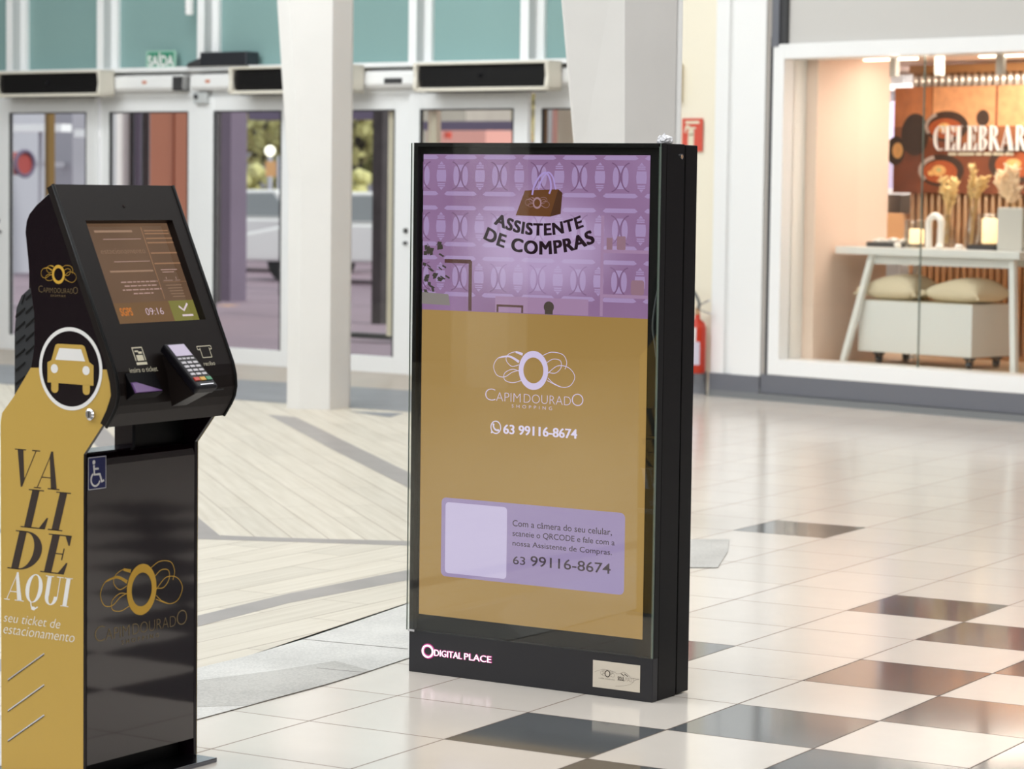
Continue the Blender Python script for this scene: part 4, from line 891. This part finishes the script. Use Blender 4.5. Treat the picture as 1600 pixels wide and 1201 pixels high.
B().tube([fp(KW-.004, .16, -.03), fp(KW+.020, .16, -.03), fp(KW+.028, .16, -.03)], [.006, .006, .009], 12).build('hinge_knob', M['ink'], fas)
dsp = B().hexa([fp(.06, .09, -.028), fp(.41, .09, -.028), fp(.41, .38, -.028), fp(.06, .38, -.028)], [fp(.06, .09, -.0205), fp(.41, .09, -.0205), fp(.41, .38, -.0205), fp(.06, .38, -.0205)]).build('touch_display', emi('display_brown', (100, 76, 58), .9, (3, (114, 88, 68))), K)
DO = FO + N_*-.0205
def dput(f, name, col, lift, s_=1.0): return f.build(name, emi('display_ink', col, s_), dsp, DO, (0, 1, 0), -E_, lift)
U = lambda u: .095+.309*u
V = lambda v: -(.102+.262*v)
def drect(f, u0, u1, v0, v1): f.rect(U(u0), U(u1), V(v1), V(v0))
f = F(); drect(f, -.1, 1.03, .80, 1.03); dput(f, 'status_bar', (112, 84, 56), .0003)
f = F(); drect(f, .68, 1.03, .80, 1.03); dput(f, 'confirm_button', (120, 116, 58), .0006)
f = F(); f.stroke([(U(.79), V(.86)), (U(.84), V(.905)), (U(.91), V(.835))], .006); drect(f, .80, .94, .948, .968); dput(f, 'confirm_tick', (214, 196, 200), .0009)
f = F(); f.text('09:16', U(.355), U(.575), V(.935), V(.865), -.015); dput(f, 'clock', (214, 190, 204), .0006)
f = F(); f.text('SGPS', U(.04), U(.19), V(.935), V(.85), .03); dput(f, 'operator_logo', (190, 112, 48), .0006)
f = F(); drect(f, .642, .650, .02, .78)
for v in (.135, .18, .29, .40): drect(f, .665, 1.0, v, v+.014)
drect(f, .70, 1.0, .60, .603)
for v in (.055, .085): drect(f, .67, .98, v, v+.012)
dput(f, 'divider', (150, 112, 84), .0005)
f = F(); drect(f, .13, .60, .142, .148); drect(f, .17, .62, .376, .382)
for v, a, b in ((.585, .17, .63), (.625, .20, .60), (.665, .16, .65), (.705, .28, .53)):
    x = a
    while x < b: w = random.uniform(.03, .08); drect(f, x, min(x+w, b), v, v+.012); x += w+.012
for v, a, b in ((.47, .72, .93), (.495, .73, .88)): drect(f, a, b, v, v+.007)
drect(f, .752, .758, .55, .575); drect(f, .877, .883, .55, .575); drect(f, .71, .83, .585, .589); drect(f, .86, .93, .585, .589)
dput(f, 'notice_lines', (176, 144, 134), .0005)
f = F(); f.text('estacionamento', U(.05), U(.60), V(.295), V(.245), -.02); drect(f, .05, .52, .052, .075); drect(f, .08, .62, .470, .488)
for k in range(5): drect(f, .72+.01*k, .92, .635+.03*k, .64+.03*k)
dput(f, 'notice_lettering', (152, 122, 100), .0005)
# pictograms and words on the fascia
def fput(f, name, material, lift=.0005): return f.build(name, material, fas, FO, (0, 1, 0), -E_, lift)
f = F(); f.ring(.107, -.449, .030, .020, .030, .020, 4)
f.rect(.079, .119, -.440, -.437); f.rect(.079, .082, -.473, -.437); f.rect(.116, .119, -.473, -.437); f.rect(.087, .112, -.473, -.458); f.rect(.086, .100, -.450, -.446); f.rect(.098, .112, -.455, -.449); f.rect(.079, .119, -.484, -.477)
fput(f, 'ticket_pictogram', M['cream_print'])
f = F(); f.text('insira o ticket', .045, .150, -.503, -.490, -.005); fput(f, 'ticket_lettering', M['cream_print'])
f = F()
for a in (((.330, -.446), (.386, -.446)), ((.330, -.446), (.330, -.455)), ((.386, -.446), (.386, -.455)), ((.330, -.455), (.340, -.455)), ((.386, -.455), (.377, -.455)), ((.340, -.451), (.340, -.477)), ((.377, -.451), (.377, -.477)), ((.340, -.477), (.377, -.477))): f.stroke(a, .0022)
fput(f, 'receipt_pictogram', M['cream_print'])
f = F(); f.text('recibo', .335, .380, -.499, -.488, -.005); fput(f, 'receipt_lettering', M['cream_print'])
# ticket mouth
mouth = B().hexa([fp(.024, .503, -.004), fp(.134, .503, -.004), fp(.134, .566, -.03), fp(.024, .566, -.03)], [fp(.024, .503, .002), fp(.134, .503, .002), fp(.134, .560, .008), fp(.024, .560, .008)]).build('ticket_mouth', M['mouth'], K)
B().hexa([fp(.028, .527, .002), fp(.050, .527, .002), fp(.130, .558, .004), fp(.028, .558, .004)], [fp(.028, .533, .010), fp(.050, .533, .010), fp(.128, .558, .013), fp(.028, .558, .013)]).build('acrylic_guide', M['purple_plastic'], mouth)
B().box(.100, .1188, .262, .402, .9825, .9855).build('receipt_slot', M['ink'], K)
# card terminal on its wedge
tl_ = B(); a0, a1 = (.452, .006), (.594, .066)
def tp(t_, k, h):
    t_ -= .022                                           # k along its length, h above its back
    d = a0[0]+(a1[0]-a0[0])*k; n = a0[1]+(a1[1]-a0[1])*k; q = math.hypot(a1[0]-a0[0], a1[1]-a0[1])
    return fp(t_, d-h*(a1[1]-a0[1])/q, n+h*(a1[0]-a0[0])/q)
tl_.hexa([tp(.193, 0, 0), tp(.268, 0, 0), tp(.268, 1, 0), tp(.193, 1, 0)], [tp(.190, 0, .026), tp(.271, 0, .026), tp(.271, 1, .026), tp(.190, 1, .026)])
term = tl_.build('card_terminal', M['termb'], K, bevel=.006)
def tq(name, mt, t0, t1, k0, k1, h=.0272):
    return B().hexa([tp(t0, k0, .025), tp(t1, k0, .025), tp(t1, k1, .025), tp(t0, k1, .025)], [tp(t0, k0, h), tp(t1, k0, h), tp(t1, k1, h), tp(t0, k1, h)]).build(name, mt, term)
tq('terminal_screen', M['lcd'], .199, .262, .05, .30)
for j in range(4): tq('soft_key', M['key'], .198+.0165*j, .210+.0165*j, .345, .375)
for i in range(4):
    for j in range(3): tq('number_key', M['key'], .199+.0225*j, .215+.0225*j, .43+.085*i, .475+.085*i, .0278)
for j, mt in enumerate((M['red'], M['yellow'], M['green'])): tq('command_key', mt, .197+.0235*j, .216+.0235*j, .785, .855, .029)
tq('card_slot', M['chrome'], .205, .256, .93, .945, .0275)
B().hexa([fp(.183, .46, 0), fp(.240, .46, 0), fp(.240, .592, -.02), fp(.183, .592, -.02)], [tp(.205, .1, -.001), tp(.262, .1, -.001), tp(.262, .97, -.001), tp(.205, .97, -.001)]).build('terminal_wedge', M['fascia'], K)
# neck, lower front panel, kick and base plate
B().box(-.048, -.038, .24, KW-.012, .82, .935).build('neck_plate', M['black'], K)
fr = B().prism([(.0, .0585), (.0, .806), (-.004, .822), (-.014, .834), (-.030, .838), (-.030, .0585)], 'y', .0125, KW-.0125).build('front_panel', M['blackg'], K)
B().box(-.262, -.031, .0125, KW-.0125, .80, .815).build('inner_shelf', M['steel'], K)
B().box(-.262, -.045, .02, KW-.02, .0124, .0584).build('kick', M['black'], K)
B().box(-.31, .0666, -.01, KW+.004, 0, .012).build('base_plate', M['steel'], K, bevel=.002)
def pput(f, name, mt, lift=.0006): return f.build(name, mt, fr, (0, 0, 0), (0, 1, 0), (0, 0, 1), lift)
f = F(); oval_logo(f, .221, .477, .0655, .03); pput(f, 'gold_logo', M['goldlogo'])
f = F(); logo_name(f, .041, .403, .365, .404); pput(f, 'gold_lettering', M['golddim'])
f = F(); f.text('SHOPPING', .144, .289, .346, .3565, -.005, 0, 1.8); pput(f, 'gold_lettering', M['golddim'])
f = F(); f.rrect(.0135, .083, .748, .831, .002); st = pput(f, 'access_sticker', M['blue'], .0008)
f = F()
for q in (((.0155, .750), (.081, .750)), ((.081, .750), (.081, .829)), ((.081, .829), (.0155, .829)), ((.0155, .829), (.0155, .750))): f.stroke(q, .0014)
f.disc(.036, .817, .0055); f.stroke([(.036, .810), (.038, .786), (.058, .786), (.066, .766), (.074, .770)], .0065); f.stroke([(.037, .800), (.054, .800)], .005)
f.ring(.042, .774, .019, .019, .0140, .0140, 28, 120, 345)
f.build('wheelchair_symbol', M['print_white'], st, (0, 0, 0), (0, 1, 0), (0, 0, 1), .0012)

# ================================================================== DIGITAL TOTEM (x along the front to its end corner, y into the depth)
TW, TH, TD = .8739, 1.6439, .2200
T = empty('digital_totem', (.4253, 7.8432, 0), -.5682)
tag(T, 'tall black digital totem with a lit purple and gold display', 'display')
B().box(-TW, 0, .032, .1415, 0, TH).build('cabinet', M['cab'], T, bevel=.003)
B().box(-TW, 0, .1455, TD, .004, TH-.002).build('rear_door', M['cab'], T, bevel=.003)
B().box(-TW+.01, -.01, .141, .146, .02, TH-.01).build('seam', M['ink'], T)
pl = B().box(-TW, 0, 0, .0318, 0, .131).build('plinth', M['plinth'], T, bevel=.002)
B().box(-TW, -.86, .0005, .0318, .1312, TH).box(-.009, 0, .0045, .0318, .1312, TH).box(-.86, -.009, .0005, .0318, 1.632, TH).box(-.86, -.009, .0205, .0318, .1312, 1.632).build('bezel', M['black'], T)
gl = B().box(-.880, -.001, -.0045, .0, .1312, TH-.001).build('glass_front', M['totem_glass'], T)
B().box(-.0009, .0003, -.0045, .0, .1312, TH-.001).box(-.0075, -.001, .0005, .0042, .1312, TH-.01).build('glass_edge', M['edge'], gl)
B().box(-.8815, -.8802, -.0045, .0, .1312, TH-.001).build('glass_edge', M['edge'], gl)
B().box(-.874, -.850, -.006, -.0047, .1275, .1345).build('glass_clip', M['chrome'], T)
lk = B().tube([(0, .118, 1.607), (.004, .118, 1.607)], .0085, 20).build('lock', M['chrome'], T)
B().tube([(.004, .118, 1.607), (.0046, .118, 1.607)], .0055, 16).build('lock_barrel', M['brass'], lk)
B().tube(smooth_path([(-.010, .0125, 1.22), (-.020, .0125, 1.17), (-.026, .0125, 1.11), (-.018, .0125, 1.06), (-.012, .0125, 1.02)]), .0035, 8).build('cable', M['rubber'], T, smooth=True)
# display
SO = (-.8507, .0195, .1809); SWD, SHT = .8035, 1.4286
scr = B().box(-.8507, -.0472, .0195, .0204, .1809, .1809+SHT).build('screen', emi('display_base', (20, 16, 20), 1), T)
def sput(f, name, col, lift, s_=1.0, var=None, glow=None):
    mt = emi('display_'+name, col, s_, var)
    if glow: glow_emi(mt, glow, SO[0]+.42, SO[2]+1.15, .10, .36)
    return f.build(name, mt, scr, SO, (1, 0, 0), (0, 0, 1), lift)
BY = .950
f = F(); f.rect(0, SWD, BY, SHT); sput(f, 'purple_field', (148, 110, 152), .0003, 1, (2.2, (164, 128, 172)), (202, 174, 218))
# openwork wall pattern: ovals, barrels and bars
f = F(); f2 = F()
for j, zc in enumerate((1.363, 1.208, 1.055)):
    for k in range(-1, 7):
        x = .138+.1415*k
        def clip(vs): return [(min(max(a, 0), SWD), min(max(b, BY), SHT)) for a, b in vs]
        if x > -.04 and x < SWD+.04:
            for sg in (-1, 1):
                pts = [(x+sg*.029*math.cos(R(a))-sg*.0, zc+.030*math.sin(R(a))) for a in range(-70, 71, 14)]+[(x+sg*.012, zc+.020), (x+sg*.007, zc), (x+sg*.012, zc-.020)][::1]
                f.poly(clip([(x+sg*(.017+.010*math.cos(R(a))), zc+.030*math.sin(R(a))) for a in range(0, 360, 20)]))
                f.poly(clip([(x-.012, zc+sg*.034), (x+.012, zc+sg*.034), (x, zc+sg*.012)]))
            for sg in (-1, 1):
                f2.stroke(clip([(x+sg*.036-sg*.034*math.cos(R(a)), zc+.043*math.sin(R(a))) for a in range(-80, 81, 10)]), .0035)
        xb = x-.0707
        if -.02 < xb < SWD+.02:
            f.poly(clip([(xb-.016, zc-.018), (xb+.016, zc-.018), (xb+.018, zc), (xb+.016, zc+.018), (xb-.016, zc+.018), (xb-.018, zc)]))
            for q in (.023, .029): f.poly(clip([(xb-.014, zc+q), (xb+.014, zc+q), (xb+.012, zc+q+.004), (xb-.012, zc+q+.004)])); f.poly(clip([(xb-.014, zc-q), (xb+.014, zc-q), (xb+.012, zc-q-.004), (xb-.012, zc-q-.004)]))
            f.poly(clip([(xb-.008, zc+.035), (xb+.008, zc+.035), (xb, zc+.044)])); f.poly(clip([(xb-.008, zc-.035), (xb+.008, zc-.035), (xb, zc-.044)]))
        for zz in (zc+.057, zc-.054):
            if -.06 < x < SWD+.06 and zz+.006 < SHT and zz-.006 > BY: f.poly(clip([(x-.060, zz-.002), (x-.050, zz-.0065), (x+.050, zz-.0065), (x+.060, zz-.002), (x+.050, zz+.0065), (x-.050, zz+.0065)]))
sput(f, 'pattern_light', (180, 152, 200), .0006, 1, None, (206, 182, 224)); sput(f2, 'pattern_dark', (128, 92, 132), .0007, 1, None, (190, 160, 204))
# soft room scene in the picture: shelves, frames, plants
f = F(); f.rect(.645, .803, 1.140, 1.150); f.rect(.645, .803, 1.008, 1.018); f.rect(.640, .650, .952, 1.25); f.rect(.27, .60, .952, 1.0); sput(f, 'picture_shelf', (176, 140, 178), .0009)
f = F(); f.rrect(.695, .725, 1.150, 1.190, .004); f.rrect(.745, .79, 1.018, 1.062, .008); f.rect(.66, .68, 1.150, 1.185); sput(f, 'picture_jar', (160, 122, 140), .0012)
f = F(); f.rect(.083, .180, 1.096, 1.108); f.rect(.172, .184, .952, 1.104); f.rect(.275, .282, .952, .975); f.rect(.275, .37, .968, .975); f.rect(.364, .371, .952, .975); sput(f, 'picture_frame', (96, 64, 62), .0012)
f = F(); f.disc(.462, .973, .018, .017); f.rect(.448, .476, .951, .966); sput(f, 'picture_small_plant', (84, 72, 66), .0012)
f = F(); random.seed(5)
for k in range(46):
    x, z, a, l = abs(random.gauss(.02, .03)), random.uniform(1.0, 1.16), random.uniform(-1, 1.2), random.uniform(.012, .026)
    if x < .085: f.poly([(max(0, x), z), (max(0, x+l*.5*math.cos(a)-.006), z+l*.5*math.sin(a)+.006), (max(0, x+l*math.cos(a)), z+l*math.sin(a)), (max(0, x+l*.5*math.cos(a)+.006), z+l*.5*math.sin(a)-.006)])
sput(f, 'picture_leaves', (72, 66, 60), .0013)
f = F(); f.poly([(0, .968), (.105, .966), (.098, 1.0), (0, 1.004)]); sput(f, 'picture_pot', (150, 140, 138), .0014)
# bag emblem
f = F(); f.poly([(.3715, 1.3208), (.4898, 1.326), (.4621, 1.2438), (.3398, 1.2457)]); f.poly([(.4621, 1.2438), (.4898, 1.326), (.5042, 1.3152), (.4990, 1.2526)]); sput(f, 'shopping_bag', (112, 70, 40), .0012)
f = F(); f.poly([(.4621, 1.2438), (.4898, 1.326), (.5042, 1.3152), (.4990, 1.2526)]); sput(f, 'bag_side', (84, 52, 36), .0015)
f = F(); f.stroke(smooth_path([(.398, 1.308), (.405, 1.335), (.425, 1.365), (.445, 1.375), (.460, 1.357), (.464, 1.33), (.458, 1.312)]), .006); f.stroke(smooth_path([(.42, 1.325), (.43, 1.352), (.452, 1.376), (.470, 1.362), (.478, 1.335), (.482, 1.325)]), .005); sput(f, 'bag_handle', (186, 160, 226), .0018)
f = F(); oval_logo(f, .416, 1.284, .0175, .05); sput(f, 'bag_logo', (176, 138, 150), .0018)
def arc(x, y, cx=.425, cz=1.62): r_ = cz-y; a = (x-cx)/.42; return (cx+r_*math.sin(a), cz-r_*math.cos(a))
f = F(); [(f.text('ASSISTENTE', .262+q, .575+q, 1.186+p, 1.221+p, 0, 0, 1.08, arc), f.text('DE COMPRAS', .247+q, .594+q, 1.129+p, 1.168+p, 0, 0, 1.08, arc)) for q in (0, .0012, .0024, .0036, .0048) for p in (0, .0012, .0024)]; sput(f, 'title_lettering', (40, 24, 34), .0018)
# gold field
f = F(); f.rect(0, SWD, 0, BY); sput(f, 'gold_field', (174, 137, 78), .0003, 1, (1.2, (182, 146, 90)))
f = F(); oval_logo(f, .410, .780, .0590, .035); logo_name(f, .2375, .5875, .681, .7175); f.text('SHOPPING', .334, .478, .6635, .6735, -.008, 0, 1.9); sput(f, 'mall_logo', (220, 204, 240), .0008, 1.1)
f = F(); f.ring(.2775, .600, .0195, .0205, .0160, .0170, 36); f.poly([(.259, .5805), (.270, .5830), (.2625, .5925)])
f.stroke(smooth_path([(.2685, .6095), (.2700, .600), (.2765, .5925), (.2870, .5905)]), .0052); f.disc(.2690, .6080, .0036); f.disc(.2865, .5915, .0036); sput(f, 'chat_symbol', (226, 214, 244), .0008, 1.1)
f = F(); [f.text('63 99116-8674', .3045+q, .5660+q, .5820, .6110, .01) for q in (0, .001, .002)]; sput(f, 'phone_lettering', (226, 214, 244), .0008, 1.15)
f = F(); f.rrect(.0812, .7378, .1265, .3715, .016); sput(f, 'message_card', (166, 146, 192), .0006)
f = F(); f.rrect(.0962, .3225, .1375, .3580, .012); sput(f, 'blank_code_card', (214, 200, 238), .0009)
f = F(); f.text('Com a câmera do seu celular,', .3428, .6935, .2990, .3215, .006); f.text('scaneie o QRCODE e fale com a', .3430, .7035, .2690, .2900, .006); f.text('nossa Assistente de Compras.', .3436, .6945, .2375, .2590, .006)
f.text('63', .3458, .3900, .1860, .2110, .006); f.text('99116-8674', .4090, .6910, .1855, .2170, .008); sput(f, 'message_lettering', (58, 42, 58), .0010)
# lit lettering on the plinth and the maker plate
pk = emi('pink_glow', (214, 70, 150), .8); wh = emi('lit_white', (255, 238, 248), 1.6)
f = F(); f.ring(-.8008, .0708, .0255, .0240, .0135, .0115, 40); f.text('DIGITAL', -.778, -.672, .0575, .0805, .05); f.text('PLACE', -.667, -.564, .0575, .0805, .05); f.build('halo', pk, pl, (0, 0, 0), (1, 0, 0), (0, 0, 1), .0006)
f = F(); f.ring(-.8008, .0708, .0215, .0205, .0165, .0155, 40); f.text('DIGITAL', -.7755, -.674, .0595, .0788, -.012); f.text('PLACE', -.664, -.566, .0595, .0788, -.012); f.build('lit_lettering', wh, pl, (0, 0, 0), (1, 0, 0), (0, 0, 1), .002, .003)
f = F(); f.rect(-.2040, -.0415, .0258, .1070); mp = f.build('maker_plate', M['plate'], T, (0, -.0002, 0), (1, 0, 0), (0, 0, 1), 0, .0012)
f = F(); f.ring(-.153, .0705, .0095, .0105, .0070, .0080, 36)
for s_ in SWIRL[:6]: f.stroke(smooth_path([(-.153+(p[0]-675)/106*.0100, .0705-(p[1]-274)/106*.0100) for p in s_]), .0005)
f.text('CAPIM DOURADO', -.183, -.128, .0530, .0565, -.02)
f.text('SOUL', -.1175, -.0945, .0545, .0670, .02); f.text('MALLS', -.0905, -.0620, .0545, .0670, -.03)
for x in (-.107, -.095): f.stroke([(x, .0765), (x+.012, .0695)], .0022)
f.stroke(smooth_path([(-.200, .070), (-.185, .077), (-.160, .083), (-.130, .078), (-.118, .074), (-.095, .081), (-.08, .073), (-.0725, .066), (-.06, .066), (-.046, .066)]), .0005)
f.stroke(smooth_path([(-.125, .036), (-.09, .042), (-.07, .050), (-.060, .060), (-.050, .0645), (-.043, .065)]), .0005)
f.build('maker_lettering', M['brown'], mp, (0, -.0016, 0), (1, 0, 0), (0, 0, 1), .0004)
# crumpled paper left on top
random.seed(3)
b = B().ball((0, 0, .0135), .0165, 3, .22, (1.25, .9, .85)); b.ball((.014, .002, .009), .010, 2, .3); b.ball((-.012, -.003, .008), .010, 2, .3); b.hexa([(-.006, -.003, .022), (.004, -.003, .022), (.004, .003, .020), (-.006, .003, .020)], [(-.004, -.002, .032), (-.001, -.002, .033), (-.001, .002, .031), (-.004, .002, .030)])
c_, s_ = math.cos(-.5682), math.sin(-.5682); px_, py_ = -.020, .055
o = b.build('crumpled_paper', M['paper'], loc=(.4253+px_*c_-py_*s_, 7.8432+px_*s_+py_*c_, TH-.0015)); tag(o, 'crumpled white paper left on top of the digital totem', 'paper')
sc.cycles.use_denoising = True
